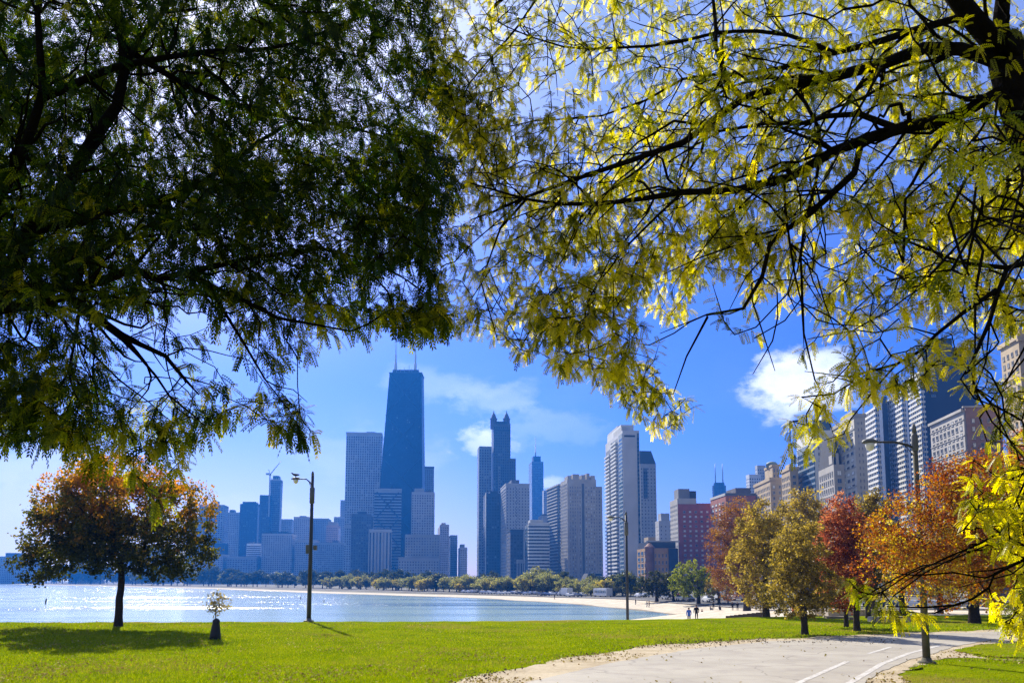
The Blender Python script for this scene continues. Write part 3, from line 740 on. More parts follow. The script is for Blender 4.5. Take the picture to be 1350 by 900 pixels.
# --- trees standing on the lawn -------------------------------------------------------------------------
def lawn_tree(name, label, base, H, crown, n_pts, n_leaf, leaf, mat, barkm, trunk_r, tint, group=None, clump=.25, seed=1, fork=.3, top_tint=0.0, lean=0.0):
    """crown: list of (cx, cy, cz, rx, ry, rz) ellipsoids in metres relative to the base"""
    global RNG
    RNG=np.random.default_rng(seed); random.seed(seed)
    from mathutils import noise as nz
    root=thing(name,label,'tree',base,0,group)
    cz=sum(c[2] for c in crown)/len(crown); zb=min(c[2]-c[5] for c in crown); zt=max(c[2]+c[5] for c in crown)
    nodes=[(0,0,-.15)]; par=[-1]; k=8
    hs=zb+(zt-zb)*fork
    for i in range(1,k+1):
        z=hs*i/k; nodes.append((lean*z+random.gauss(0,.015)*z,random.gauss(0,.015)*z,z)); par.append(i-1)
    n_pts=int(n_pts*1.6); P=[]; g=0; vol=[c[3]*c[4]*c[5] for c in crown]
    while len(P)<n_pts and g<n_pts*40:
        g+=1; c=random.choices(crown,vol)[0]; v=Vector(RNG.normal(0,1,3)).normalized()*random.random()**.30*1.1
        p=Vector((c[0]+v.x*c[3],c[1]+v.y*c[4],c[2]+v.z*c[5]))
        if nz.noise(p*(2.6/max(c[3],1))+Vector((seed*3.1,0,0)))<clump*random.uniform(.0,1)-.22: continue
        P.append(tuple(p))
    st=max(.16,H*.045)
    N,pa,chains=skeleton(nodes,par,P,st,.12,.10,.5)
    r=radii(N,pa,trunk_r*.035,2.3); s=trunk_r/max(r[1],1e-6); r=r*min(1,s) if s<1 else r
    r[:k+1]=[trunk_r*(1.25 if i==0 else 1-.35*i/k) for i in range(k+1)]
    for i in range(k+1,len(N)): r[i]=min(r[i],.7*r[pa[i]] if pa[i]<=k else r[pa[i]])
    mb=MB(); branch_mesh(mb,N,pa,r); mb.build('trunk',barkm,root)
    n_leaf=int(n_leaf*2.3); leaf*=.68; per=max(1,n_leaf//max(1,len(chains))); ends=[];tt=[]
    for ch in chains:
        m=len(ch); lo=max(0,m-5)
        for q in range(per):
            i=random.randrange(lo,m); j=ch[i]; ends.append(N[j]+RNG.normal(0,1,3)*H*.017*np.array((1,1,.8))); 
        b=random.gauss(tint,.17)+top_tint*((N[ch[-1]][2]-zb)/(zt-zb)-.5); tt+= [b+random.gauss(0,.07) for _ in range(per)]
    ends=np.array(ends); V=leaf_quads(ends,rand_dirs(len(ends),-.25),leaf*RNG.uniform(.6,1.3,len(ends)),.8)
    o=bpy.data.objects.new('crown',np_mesh('crown',V,4,np.clip(np.array(tt),0,1),mat)); link(o,root)
    return root
BARK2=bark('tree_bark',(.035,.027,.022)); BARK3=bark('grey_bark',(.055,.046,.038))
MAPLE=leaf_mat('maple_leaf',[(0,(.02,.026,.004)),(.3,(.055,.06,.006)),(.5,(.15,.12,.010)),(.72,(.33,.14,.014)),(1,(.46,.22,.02))],.5,1.9)
OLIVE=leaf_mat('olive_leaf',[(0,(.085,.068,.02)),(.4,(.21,.16,.042)),(.7,(.34,.255,.062)),(1,(.47,.36,.10))],.5,1.7)
RED=leaf_mat('red_leaf',[(0,(.11,.032,.022)),(.4,(.25,.08,.05)),(.7,(.36,.15,.08)),(1,(.48,.32,.14))],.55,1.8)
RUST=leaf_mat('rust_leaf',[(0,(.06,.024,.008)),(.4,(.17,.065,.016)),(.7,(.27,.13,.024)),(1,(.36,.26,.05))],.5,1.7)
MIXED=leaf_mat('red_yellow_leaf',[(0,(.09,.024,.014)),(.3,(.21,.065,.03)),(.5,(.28,.13,.035)),(.68,(.38,.28,.035)),(1,(.50,.42,.07))],.55,1.9)
GREEN=leaf_mat('green_leaf',[(0,(.05,.07,.006)),(.5,(.17,.20,.012)),(1,(.34,.33,.03))],.45,1.7)
DARKG=leaf_mat('dark_leaf',[(0,(.018,.028,.010)),(.5,(.05,.06,.018)),(1,(.13,.12,.03))],.35,1.4)
FAR=leaf_mat('far_leaf',[(0,(.08,.10,.04)),(.5,(.22,.22,.07)),(.8,(.36,.31,.08)),(1,(.45,.36,.07))],.45,1.6)
b=hit_lawn(156,825); m=b.y/F                                    # metres per pixel at the maple
lawn_tree('maple_tree','rust topped round maple standing alone on the left of the lawn',b,235*m,
  [(-75*m,0,118*m,60*m,52*m,42*m),(-15*m,0,165*m,75*m,65*m,58*m),(72*m,5*m,150*m,44*m,48*m,48*m),(65*m,0,98*m,52*m,50*m,36*m),(-20*m,-10*m,110*m,55*m,55*m,42*m),(-100*m,0,80*m,44*m,40*m,22*m),(-60*m,5*m,165*m,55*m,50*m,38*m),(40*m,0,85*m,40*m,40*m,24*m)],
  1000,21000,.25,MAPLE,BARK2,5.2*m,.42,clump=.46,seed=5,fork=.22,top_tint=.9)
def tree_px(name,label,bpx,bpy_,x0,x1,ytop,ybot,mat,barkm,n_pts,n_leaf,leaf,tint,seed,shape='egg',land=False,tr=3.5,top_tint=.2,clump=.22,depth=.9,fork=.55,group=None,d=None):
    b=hit_land(bpx,bpy_) if land else hit_lawn(bpx,bpy_)
    if d: b=at(bpx,bpy_,d); b.z=land_z(b.x,b.y)-.05
    m=b.y/F; by=proj(b)[1]; cx=((x0+x1)/2-bpx)*m; rx=(x1-x0)/2*m; z0=(by-ybot)*m; z1=(by-ytop)*m; h=z1-z0
    if shape=='egg': C=[(cx,0,z0+h*.42,rx,rx*depth,h*.42),(cx,0,z0+h*.68,rx*.72,rx*.72*depth,h*.33)]
    elif shape=='cone': C=[(cx,0,z0+h*.27,rx,rx*depth,h*.27),(cx,0,z0+h*.5,rx*.78,rx*.8*depth,h*.28),(cx,0,z0+h*.74,rx*.62,rx*.6*depth,h*.27)]
    elif shape=='round': C=[(cx-rx*.3,0,z0+h*.5,rx*.7,rx*.7*depth,h*.45),(cx+rx*.35,rx*.2,z0+h*.45,rx*.65,rx*.65*depth,h*.42),(cx,-rx*.2,z0+h*.65,rx*.6,rx*.6*depth,h*.35)]
    else: C=[(cx-rx*.55,0,z0+h*.35,rx*.48,rx*.5*depth,h*.33),(cx+rx*.5,0,z0+h*.4,rx*.5,rx*.5*depth,h*.36),(cx-rx*.1,rx*.2,z0+h*.68,rx*.6,rx*.55*depth,h*.32),(cx,-rx*.25,z0+h*.3,rx*.55,rx*.5*depth,h*.3)]
    return lawn_tree(name,label,b,(by-ytop)*m,C,n_pts,n_leaf,leaf,mat,barkm,tr*m,tint,group,clump,seed,fork,top_tint)
tree_px('tree','slim olive tree nearest the path, with a dark straight trunk on the lawn',1061,836,1008,1108,684,812,OLIVE,BARK3,330,8000,.19,.45,31,'cone',tr=4.4,clump=.12)
tree_px('tree','tall olive gold tree just left of the slim olive one, at the lawn edge',1010,812,964,1050,662,803,OLIVE,BARK3,330,8000,.27,.5,32,'egg',tr=4.5)
tree_px('tree','rust orange tree leftmost of the autumn row, beside the beach',985,806,934,1012,660,792,RUST,BARK3,460,17000,.34,.5,33,'round',land=True,tr=4.5)
tree_px('tree','bright red tree with pale bare twigs in the middle of the autumn row',1130,831,1078,1152,654,800,RED,BARK3,360,9500,.19,.45,34,'egg',tr=4.0,clump=.1)
tree_px('tree','small yellow green tree tucked under the left side of the red tree',1116,826,1072,1140,725,803,OLIVE,BARK3,150,3200,.20,.6,35,'cone',tr=3.0,clump=.3)
tree_px('tree','broad olive tree behind the slim olive one, filling the gap below the white tower',1078,806,1022,1112,645,780,OLIVE,BARK3,300,7000,.36,.38,36,'round',land=True,tr=5)
tree_px('tree','olive green tree behind and right of the red tree',1150,808,1124,1192,648,770,OLIVE,BARK3,260,6000,.34,.35,37,'round',land=True,tr=5)
d_=24.0; m=d_/F; b=at(1520,900,d_); b.z=lawn_z(b.x,b.y); q=lambda px,py,dy,rx,ry,rz:(at(px,py,d_).x-b.x,dy,at(px,py,d_).z-b.z,rx*m,ry*m,rz*m)
lawn_tree('tree','spreading red and yellow tree reaching in from the right edge across the concrete lamp post',b,7.2,
  [q(1225,705,.4,78,60,62),q(1180,740,.2,45,45,44),q(1300,660,.3,80,70,62),q(1385,640,0,80,80,80),q(1330,745,-.3,85,70,55),q(1255,755,.0,70,50,46),q(1440,720,0,80,80,80),q(1290,632,.2,60,55,36)],1200,26000,.105,MIXED,BARK3,.16,.42,clump=.24,seed=38,fork=.1,top_tint=-.2,lean=-.08)
tree_px('tree','dark trunked olive tree further back behind the spreading red and yellow one',1285,821,1215,1370,640,800,OLIVE,BARK2,300,7000,.24,.30,138,'round',tr=7,clump=.2)
tree_px('tree','yellow olive tree between the red tree and the spreading red and yellow one',1190,812,1135,1226,690,800,MIXED,BARK2,220,5000,.24,.75,39,'round',land=True,tr=4,top_tint=-.1)
tree_px('tree','dark olive tree behind the spreading tree, at the right edge of the picture',1345,813,1290,1440,690,800,OLIVE,BARK3,200,4500,.30,.2,40,'round',land=True,tr=5)
for bx,by_,x0,x1,yt,lab in ((1240,808,1200,1290,705,'shaded olive tree with a dark trunk right behind the concrete lamp post'),(1145,815,1120,1180,720,'thin olive tree with a black trunk between the red tree and stone blocks')):
    tree_px('tree',lab,bx,by_,x0,x1,yt,790,OLIVE,BARK3,150,3000,.28,.25,41+bx,'round',land=True,tr=3.6)
tree_px('tree','bright green tree at the back of the beach, right of the brick hotel foot',921,796,884,948,738,787,GREEN,BARK2,240,5200,.50,.5,51,'wide',land=True,tr=2.6,top_tint=.3,group='trees behind the beach')
tree_px('tree','dark bushy tree at the back of the beach, left of the bright green one',866,793,838,893,752,786,DARKG,BARK2,220,4200,.5,.5,52,'wide',land=True,tr=2.4,group='trees behind the beach')
tree_px('tree','grey green tree half hidden behind the bright green one',888,792,868,905,753,786,DARKG,BARK2,150,2600,.5,.7,53,'round',land=True,tr=2,group='trees behind the beach')
tree_px('tree','yellowish low tree under the rust orange tree, left side',948,796,930,975,755,792,OLIVE,BARK3,120,2200,.4,.6,54,'round',land=True,tr=2,group='trees behind the beach')
# sapling in its black watering bag
b=hit_lawn(283,842); m=b.y/F
RNG=np.random.default_rng(77); random.seed(77)
sap=thing('sapling','thin sapling with sparse leaves rising from a black watering bag on the lawn','tree',b)
nodes=[(0,0,-.05)]; par=[-1]
for i in range(1,7): nodes.append((.012*i*m*5*.2,0,i*7*m)); par.append(i-1)
P=[]
for _ in range(70):
    v=Vector(RNG.normal(0,1,3)).normalized()*random.random()**.5; P.append((3*m+v.x*18*m,v.y*17*m,46*m+v.z*15*m))
N,pa,chains=skeleton(nodes,par,P,.12,.1,.12,.3); r=np.clip(radii(N,pa,.006),.006,.05); mb=MB(); branch_mesh(mb,N,pa,r); mb.build('trunk',BARK2,sap)
ends=np.concatenate([N[ch[-min(3,len(ch)):]] for ch in chains]); ends=np.repeat(ends,4,0)+RNG.normal(0,.07,(len(ends)*4,3))
V=leaf_quads(ends,rand_dirs(len(ends),-.3),RNG.uniform(.06,.15,len(ends)),.6)
link(bpy.data.objects.new('crown',np_mesh('crown',V,4,np.clip(RNG.normal(.55,.3,len(ends)),0,1),OLIVE)),sap)
mb=MB(); prof=[(7.2,0),(7.0,4),(6.2,10),(5.0,17),(4.2,21),(4.6,23.5),(3.2,25.5),(1.0,27)]
mb.lathe([(a*m*(1+.0*i),z*m) for i,(a,z) in enumerate(prof)],(0,0,0),14)
mb.v=[(x*(1+.10*math.sin(5*math.atan2(y,x)+z*2))+ .05*z,y*(1+.10*math.sin(5*math.atan2(y,x))),z) for x,y,z in mb.v]
mb.build('watering_bag',plain('bag_black',(.012,.012,.016),.55,.4,0,.3,8),sap)

# --- trees along the shore road, far off: a few kinds, copied -------------------------------------------
def far_kind(seed, mat, tint, w=6.0, h=9.0, nclump=34, per=80, leaf=.66):
    rng=np.random.default_rng(seed); mbt=MB()
    mbt.tube([(0,0,-.4),(.1,0,2),(.0,.1,h*.5)],[.32,.24,.1],6,caps=False)
    for k in range(5):
        a=k*1.26+rng.random(); mbt.tube([(0,0,2+.3*k),(math.cos(a)*w*.3,math.sin(a)*w*.3,h*.5),(math.cos(a)*w*.55,math.sin(a)*w*.55,h*.66)],[.12,.07,.03],4,caps=False)
    E=[];T=[]
    for c in range(nclump):
        v=rng.normal(0,1,3); v/=np.linalg.norm(v); v*=rng.random()**.33
        c0=np.array((v[0]*w*.86,v[1]*w*.86,h*.58+v[2]*h*.34)); s=rng.uniform(.7,1.4)
        E.append(c0+rng.normal(0,1,(per,3))*s*np.array((.62,.62,.5))); T.append(np.full(per,tint+rng.normal(0,.12))+rng.normal(0,.08,per))
    E=np.concatenate(E);T=np.clip(np.concatenate(T),0,1); n=len(E); d=rng.normal(0,1,(n,3)); d/=np.linalg.norm(d,axis=1,keepdims=True)
    V=leaf_quads(E,d,leaf*rng.uniform(.6,1.3,n),.85)
    return mbt.mesh('trunk',BARK2), np_mesh('crown',V,4,T,mat)
KINDS=[far_kind(101,FAR,.45),far_kind(102,FAR,.6,6.8,8.6),far_kind(103,DARKG,.5,5.0,9.5),far_kind(104,FAR,.8,5.2,7.6),far_kind(105,DARKG,.35,7.4,10.5),far_kind(106,FAR,.3,5.4,9.8)]
KLAB=['hazy olive tree in the row along the far beach','wide pale olive tree in the row along the far beach','dark blue green tree standing among the paler ones along the shore road','small yellow tree in the row along the far beach','big dark tree at the foot of the skyline','grey green tree in the row along the far beach']
random.seed(5)
def far_tree(kind,x,y,s,sy=1.0):
    tm,cm=KINDS[kind]; r=thing('roadside_tree',KLAB[kind],'tree',(x,y,land_z(x,y)-.1),random.random()*6.28,'trees along the shore road')
    w_=random.uniform(.8,1.45); r.scale=(s*w_,s*w_,s*sy*random.uniform(.85,1.12))
    link(bpy.data.objects.new('trunk',tm),r); link(bpy.data.objects.new('crown',cm),r)
for px,ytop,kind,side in [
  (432,760,1,12),(446,758,0,13),(463,757,5,12),(478,757,1,15),(492,759,3,12),(505,758,0,12),(517,760,1,14),(528,752,4,26),(540,757,0,12),(553,760,5,12),(565,757,3,12),(577,752,2,18),(590,758,0,12),(601,759,1,14),(613,761,3,12),(624,757,0,12),(636,757,5,15),(650,760,1,12),(660,757,0,13),
  (672,754,1,13),(684,762,3,12),(692,760,1,12),(706,753,1,14),(719,758,5,13),(731,758,0,14),(745,762,5,12),(757,765,0,12),(768,766,5,13),(781,768,0,12),(797,760,3,14),(809,762,2,20),(822,766,5,20),(838,757,2,13),(640,752,4,30),(700,751,5,30),(560,751,4,30),(505,750,4,34),(470,750,4,40),(820,752,4,34),(775,756,4,36),(741,753,2,32)]:
    # find the road's tree line on this sight line
    best=None
    for p,n in zip(RP,RN):
        q=p+n*(side if side>=12 else 12); x,_=proj((q.x,q.y,-3))
        if q.y>150 and (best is None or abs(x-px)<best[0]): best=(abs(x-px),q)
    q=best[1]; hpx=proj((q.x,q.y,land_z(q.x,q.y)))[1]-ytop; s=hpx*q.y/F/(9.4 if kind!=4 else 10.5)
    far_tree(kind,q.x+random.uniform(-3,3),q.y+random.uniform(-2,4),max(.55,s),1)
for k in range(66):
    px=436+k*6.05+random.uniform(-2.5,2.5); side=random.uniform(15,32); best=None
    for p,n in zip(RP,RN):
        q=p+n*side; x,_=proj((q.x,q.y,-3))
        if q.y>180 and (best is None or abs(x-px)<best[0]): best=(abs(x-px),q)
    q=best[1]; h=random.uniform(5.5,10.5)/9.6; far_tree(random.choice((0,1,1,2,3,5,5)),q.x+random.uniform(-3,3),q.y,h)
for i in range(62):
    px=18+i*6.9+random.uniform(-4,4); best=min(((abs(proj((p.x+n.x*14,p.y+n.y*14,-3))[0]-px),p+n*random.uniform(13,30)) for p,n in zip(RP,RN) if p.y>400),key=lambda t:t[0])
    q=best[1]; ytop=random.uniform(743,757); hpx=769-ytop; far_tree(random.choice((2,4,4,2,5)),q.x,q.y,hpx*q.y/F/9.6)
# ------------------------------------------------------------------ buildings
BASE=-6.0
def vec(p): return Vector((p[0],p[1]))
def solve(C, dv, target, zm, tmax=300):
    f=lambda t: proj((C.x+dv.x*t,C.y+dv.y*t,zm))[0]-target
    a,b=0.0,tmax; fa,fb=f(a),f(b)
    if fa*fb>0: return None
    for _ in range(50):
        m=(a+b)/2; fm=f(m)
        if fa*fm<=0: b=m
        else: a,fa=m,fm
    return (a+b)/2
class Bld: pass
def block(root, part, xl, xr, top, d, xc=None, phi=.12, mat=None, bottom=None, depth=None, taper=None):
    """one mass of a building between photo columns xl..xr, its roof line at photo row top, at distance d"""
    B=Bld(); u=Vector((math.cos(phi),math.sin(phi))); v=Vector((-math.sin(phi),math.cos(phi)))
    xm=(xl+xr)/2; az=(xm-675)/F; left=az>-math.tan(phi)
    if xc is None: xc=xl+(xr-xl)*.22 if left else xr-(xr-xl)*.16
    H=at(xc,top,d).z; zm=max(H,0)*.85; C=at(xc,proj((0,d,zm))[1],d); C=Vector((C.x,C.y))
    Dm=depth or None
    if left:
        W=solve(C,u,xr,zm) or 20; D=solve(C,v,xl,zm) or 22
        D=min(max(D,6),110) if Dm is None else Dm; A=C
    else:
        W=solve(C,-u,xl,zm) or 20; D=solve(C,v,xr,zm) or 22
        D=min(max(D,6),60) if Dm is None else Dm; A=C-u*W
    B.A=A;B.u=u;B.v=v;B.W=W;B.D=D;B.H=H;B.d=d;B.left=left;B.z0=BASE if bottom is None else bottom; B.phi=phi
    fp=[A,A+u*W,A+u*W+v*D,A+v*D]; B.fp=fp
    mb=MB()
    if taper is None: mb.prism([(p.x,p.y) for p in fp],B.z0,H)
    else:
        c=A+u*W/2+v*D/2; tp=[c+(p-c)*taper for p in fp]; run=0
        for i in range(4):
            a,b=fp[i],fp[(i+1)%4]; ta,tb=tp[i],tp[(i+1)%4]; L=(b-a).length
            mb.face([(a.x,a.y,B.z0),(b.x,b.y,B.z0),(tb.x,tb.y,H),(ta.x,ta.y,H)],[(0,B.z0-H),(L,B.z0-H),(L*(1+taper)/2,0),(L*(1-taper)/2,0)])
        mb.face([(p.x,p.y,H) for p in tp],[(-.001,-.001)]*4); B.tp=tp
    if root is None: return B,mb
    o=root.location; mb.v=[(x-o.x,y-o.y,z-o.z) for x,y,z in mb.v]
    B.root=root; B.o=mb.build(part,mat,root); B.wins=[]
    return B
def building(name, label, xl, xr, top, d, mat, xc=None, phi=.12, cat='building', group=None, **k):
    B,_=block(None,'wall',xl,xr,top,d,xc,phi,mat,**k)
    c=B.A+B.u*B.W/2+B.v*B.D/2
    root=thing(name,label,cat,(c.x,c.y,-3.3),0,group)
    return block(root,'wall',xl,xr,top,d,xc,phi,mat,**k)
def on_roof(B, part, x0, x1, y0, y1, h, mat, z=None, m=None):
    """a box on the roof in the block's own frame, fractions of width and depth"""
    z=B.H if z is None else z; mb=MB(); o=B.root.location
    P=[B.A+B.u*B.W*a+B.v*B.D*b for a,b in ((x0,y0),(x1,y0),(x1,y1),(x0,y1))]
    mb.prism([(p.x-o.x,p.y-o.y) for p in P],z-o.z-.2,z-o.z+h); return mb.build(part,mat,B.root)
def parapet(B, mat, h=1.2, out=.35, part='parapet', z=None, th=.5):
    mb=MB(); o=B.root.location; z=B.H if z is None else z
    def q(a,b): p=B.A+B.u*a+B.v*b; return (p.x-o.x,p.y-o.y)
    W,D=B.W,B.D
    for (x0,x1,y0,y1) in ((-out,W+out,-out,th),(-out,W+out,D-th,D+out),(-out,th,th,D-th),(W-th,W+out,th,D-th)):
        mb.prism([q(x0,y0),q(x1,y0),q(x1,y1),q(x0,y1)],z-o.z-h*.4,z-o.z+h)
    return mb.build(part,mat,B.root)
def faces(B):
    """(origin, direction, length, outward normal, name) of the two walls that face the camera"""
    f=[(B.A,B.u,B.W,-B.v,'front')]
    if B.left: f.append((B.A+B.v*B.D,-B.v,B.D,-B.u,'side'))
    else: f.append((B.A+B.u*B.W,B.v,B.D,B.u,'side'))
    return f
_WM={}
FRAME=plain('window_frame',(.30,.30,.30),.6,.3,0,.1); GL=glassy('window_glass'); GLB=glassy('window_glass_blue',(.03,.10,.20)); BLIND=plain('window_blind',(.72,.72,.70),.7,.3,0,.15)
def win_mesh(w,h,gl,fr,mull=0):
    key=(round(w,2),round(h,2),gl.name,fr.name,mull)
    if key in _WM: return _WM[key]
    mb=MB(); t=min(.14,w*.09)
    mb.box((-w/2+t,-.05,-h/2+t),(w/2-t,.10,h/2-t),0)
    for (a,b,c,e) in ((-w/2,w/2,-h/2,-h/2+t),(-w/2,w/2,h/2-t,h/2),(-w/2,-w/2+t,-h/2+t,h/2-t),(w/2-t,w/2,-h/2+t,h/2-t)):
        mb.box((a,-.18,c),(b,.10,e),1)
    mb.box((-w/2-.1,-.30,-h/2-.22),(w/2+.1,.10,-h/2-.003),1)
    for k in range(mull):
        x=-w/2+w*(k+1)/(mull+1); mb.box((x-.05,-.14,-h/2+t),(x+.05,.04,h/2-t),1)
    _WM[key]=mb.mesh('window',[gl,fr]); return _WM[key]
def windows(B, face, bay, floor, wf=.5, hf=.55, z0=None, z1=None, gl=None, fr=None, u0=.03, u1=.97, blind=.18, mull=1, off=0.0, ncol=None):
    O,a,L,n,_=face; z0=(-1 if z0 is None else z0); z1=(B.H-1.6 if z1 is None else z1)
    L0,L1=L*u0,L*u1; nc=ncol or max(1,round((L1-L0)/bay)); b=(L1-L0)/nc; nf=max(1,int((z1-z0)/floor)); fl=(z1-z0)/nf
    ang=math.atan2(a.y,a.x)
    for i in range(nc):
        for j in range(nf):
            p=O+a*(L0+(i+.5)*b)+n*off; z=z0+(j+.5)*fl
            g=BLIND if random.random()<blind else (gl or GL)
            px,py=proj((p.x,p.y,z)); vis=abs((Vector((p.x,p.y)).normalized()).dot(n))
            B.wins.append((vis*b*wf*fl*hf*(1 if -20<px<1370 and py<770 else .02)*random.uniform(.98,1.02),b*wf,fl*hf,g,fr or FRAME,mull,p,z,ang))
def finish(B, cap=100):
    W=sorted(B.wins,key=lambda w:-w[0]); o=B.root.location; rest=MB(); mats=[]
    for k,(vis,w,h,g,fr,mu,p,z,ang) in enumerate(W):
        me=win_mesh(w,h,g,fr,mu)
        if k<cap:
            ob=bpy.data.objects.new('window',me); link(ob,B.root); ob.location=(p.x-o.x,p.y-o.y,z-o.z); ob.rotation_euler=(0,0,ang)
        else:
            for m in (g,fr):
                if m not in mats: mats.append(m)
            M=Matrix.Translation((p.x-o.x,p.y-o.y,z-o.z))@Matrix.Rotation(ang,4,'Z')
            vs=[M@v.co for v in me.vertices]; n=len(rest.v); rest.v.extend([tuple(v) for v in vs])
            for f in me.polygons:
                rest.f.append(tuple(i+n for i in f.vertices)); rest.uv.append(None); rest.mi.append(mats.index(g if f.material_index==0 else fr)); rest.sm.append(False)
    if rest.f: tag(rest.build('window',mats,B.root),kind='stuff')
    B.wins=[]
def slab(B, part, face, x0, x1, z0, z1, proud, mat, inn=.02, lab=None):
    """a box standing proud of a wall: metres along the wall and up"""
    O,a,L,n,_=face; o=B.root.location; mb=MB()
    P=[O+a*x0+n*proud,O+a*x1+n*proud,O+a*x1-n*inn,O+a*x0-n*inn]
    mb.prism([(p.x-o.x,p.y-o.y) for p in P],z0-o.z,z1-o.z); ob=mb.build(part,mat,B.root)
    if lab: ob['label']=lab
    return ob
def bands(B, face, floor, h, proud, mat, part='spandrel', z0=-1, z1=None, x0=0, x1=None, cap=100):
    O,a,L,n,_=face; z1=B.H-.5 if z1 is None else z1; x1=L if x1 is None else x1; nf=int((z1-z0)/floor)
    for j in range(min(nf,cap)):
        z=z1-(j+.5)*floor; slab(B,part,face,x0,x1,z-h/2,z+h/2,proud,mat)
def mast(B, part, px, ytop, ybase, d, r0, r1, mat, steps=3):
    p0=at(px,ybase,d); p1=at(px,ytop,d); o=B.root.location; mb=MB(); n=steps; pts=[];rr=[]
    for i in range(n):
        t0=i/n; t1=(i+1)/n; r=r0+(r1-r0)*i/max(1,n-1); pts+= [p0.lerp(p1,t0)-o,p0.lerp(p1,t1)-o]; rr+=[r,r]
    pts=[Vector((p0.x-o.x,p0.y-o.y,p.z)) for p in pts]
    mb.tube(pts,rr,8); return mb.build(part,mat,B.root)
W_STONE=(.34,.32,.29); W_GREY=(.24,.25,.26); W_DARK=(.05,.06,.075); W_BRICK=(.33,.10,.06); W_TAN=(.40,.31,.19); W_WHITE=(.60,.60,.58)
STONE=plain('stone',W_STONE,.8,.2,0,.18,.08,.2); CONC=plain('concrete_pale',(.42,.42,.41),.8,.2,0,.15,.08,.2); DARKM=plain('dark_metal',(.02,.025,.03),.5,.5,0,.2,.3)
ROOF=plain('roof_grey',(.12,.12,.125),.8,.2,0,.3,.2); WHITEW=plain('white_wall',W_WHITE,.75,.25,0,.10,.06); BRICK=plain('brick_wall',W_BRICK,.85,.15,0,.18,.3,.3); TAN=plain('tan_stone',W_TAN,.8,.2,0,.2,.12,.2)
STEEL=plain('mast_steel',(.35,.36,.38),.5,.5,.3,.1,1)
random.seed(3)
# ---- far left skyline ----
g='far skyline on the left'
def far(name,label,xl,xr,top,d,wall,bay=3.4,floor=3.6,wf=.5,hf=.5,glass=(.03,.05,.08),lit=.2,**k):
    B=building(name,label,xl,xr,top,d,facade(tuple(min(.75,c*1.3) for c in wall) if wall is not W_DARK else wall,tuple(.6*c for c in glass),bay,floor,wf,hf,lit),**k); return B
B=far('office_block','hazy block glimpsed left of the lone maple, lowest at the water',-14,58,733,1650,W_GREY)
on_roof(B,'penthouse',.3,.6,.2,.7,7,ROOF)
B=far('office_block','hazy block seen through the lower maple crown, by the far shore',92,140,728,1650,W_GREY); on_roof(B,'penthouse',.2,.5,.2,.7,6,ROOF)
B=far('office_block','broad hazy block right behind the maple trunk',158,232,722,1600,W_STONE); on_roof(B,'penthouse',.5,.8,.2,.7,6,ROOF)
B=far('apartment_tower','blue grey slab with a small roof box, just right of the lone maple',262,301,665,1500,W_GREY,4.2,3.8,.6,.55)
on_roof(B,'penthouse',.56,.70,.2,.6,7,ROOF); B2=block(B.root,'wing',246,276,681,1490,None,.12,facade(W_STONE,(.03,.05,.08),9,60,.5,.96,.1)); 
B3=block(B.root,'base',274,301,716,1480,None,.12,facade(W_DARK,(.02,.04,.06),3.4,3.6,.6,.5,.2))
B=far('office_block','lower plain block in the gap right of the slab with the roof box',300,319,675,1600,W_GREY); on_roof(B,'penthouse',.1,.5,.1,.8,5,ROOF)
B=far('office_tower','dark rounded shoulder tower left of the tower with the crane',316,344,664,1560,W_DARK,3,3.6,.6,.6); on_roof(B,'crown',.12,.86,.1,.9,4.5,DARKM); 
B=far('office_block','dark square block directly left of the unfinished tower',342,358,653,1520,W_DARK,3,3.6,.7,.6); on_roof(B,'parapet',.0,1,.02,.98,1,DARKM)
B=far('unfinished_tower','slim unfinished tower narrowing downward, with a crane on its side',357,371.5,633,1540,(.10,.11,.12),3.2,3.7,.7,.6,taper=1.12,xc=369)
on_roof(B,'core',.15,.8,.1,.9,9,DARKM); on_roof(B,'parapet',-.05,1.05,-.05,1.05,2,CONC)
for k in range(5): on_roof(B,'column',.02+.24*k,.06+.24*k,.02,.1,5,CONC)
c=at(355.2,652,1515); cr=thing('tower_crane','tower crane with a raised jib beside the unfinished tower','crane',c)
mb=MB(); hgt=(at(355.2,625,1515)-c).z
mb.box((-.9,-.9,-40),(.9,.9,hgt)); mb.build('mast',STEEL,cr)
mb=MB(); j=at(370.5,607.5,1515)-c; mb.tube([(0,0,hgt),(j.x,j.y,j.z)],[1.0,.6],5); mb.build('jib',STEEL,cr)
mb=MB(); mb.tube([(0,0,hgt),(-3,0,hgt+9)],.5,4); mb.box((-7,-1.2,hgt-1),(-2,1.2,hgt+2.4)); mb.build('counterweight',STEEL,cr)
mb=MB(); mb.box((-1.6,-1.6,hgt-2.5),(1.8,1.6,hgt+.4)); mb.build('cab',CONC,cr)
far('office_block','low hazy block right of the unfinished tower',366,388,684,1650,W_GREY)
B=far('apartment_tower','pale flat topped block behind the left lamp post',387,413,681,1550,W_STONE,3.6,3.6,.45,.45); on_roof(B,'penthouse',.3,.7,.2,.7,2.5,ROOF)
far('apartment_tower','plain hazy block right of the left lamp post, before the stepped tower',411,437,683,1600,W_GREY,3.4,3.6,.4,.5)
B=far('apartment_building','wide stone block with a planted dark roof, left of the lamp post, in front',345,393,703,1400,W_STONE,3.6,3.4,.5,.5)
for x in (.02,.18,.33,.5,.66,.82): on_roof(B,'roof_garden',x,x+.14,.1,.7,random.uniform(2,4.5),plain('roof_plants',(.04,.055,.03),.9,.1,0,.5,.3))
B=far('apartment_building','long low front block under the dark rounded tower, by the far shore',299,346,734,1380,W_GREY,4.2,3.4,.6,.55); parapet(B,CONC,1)
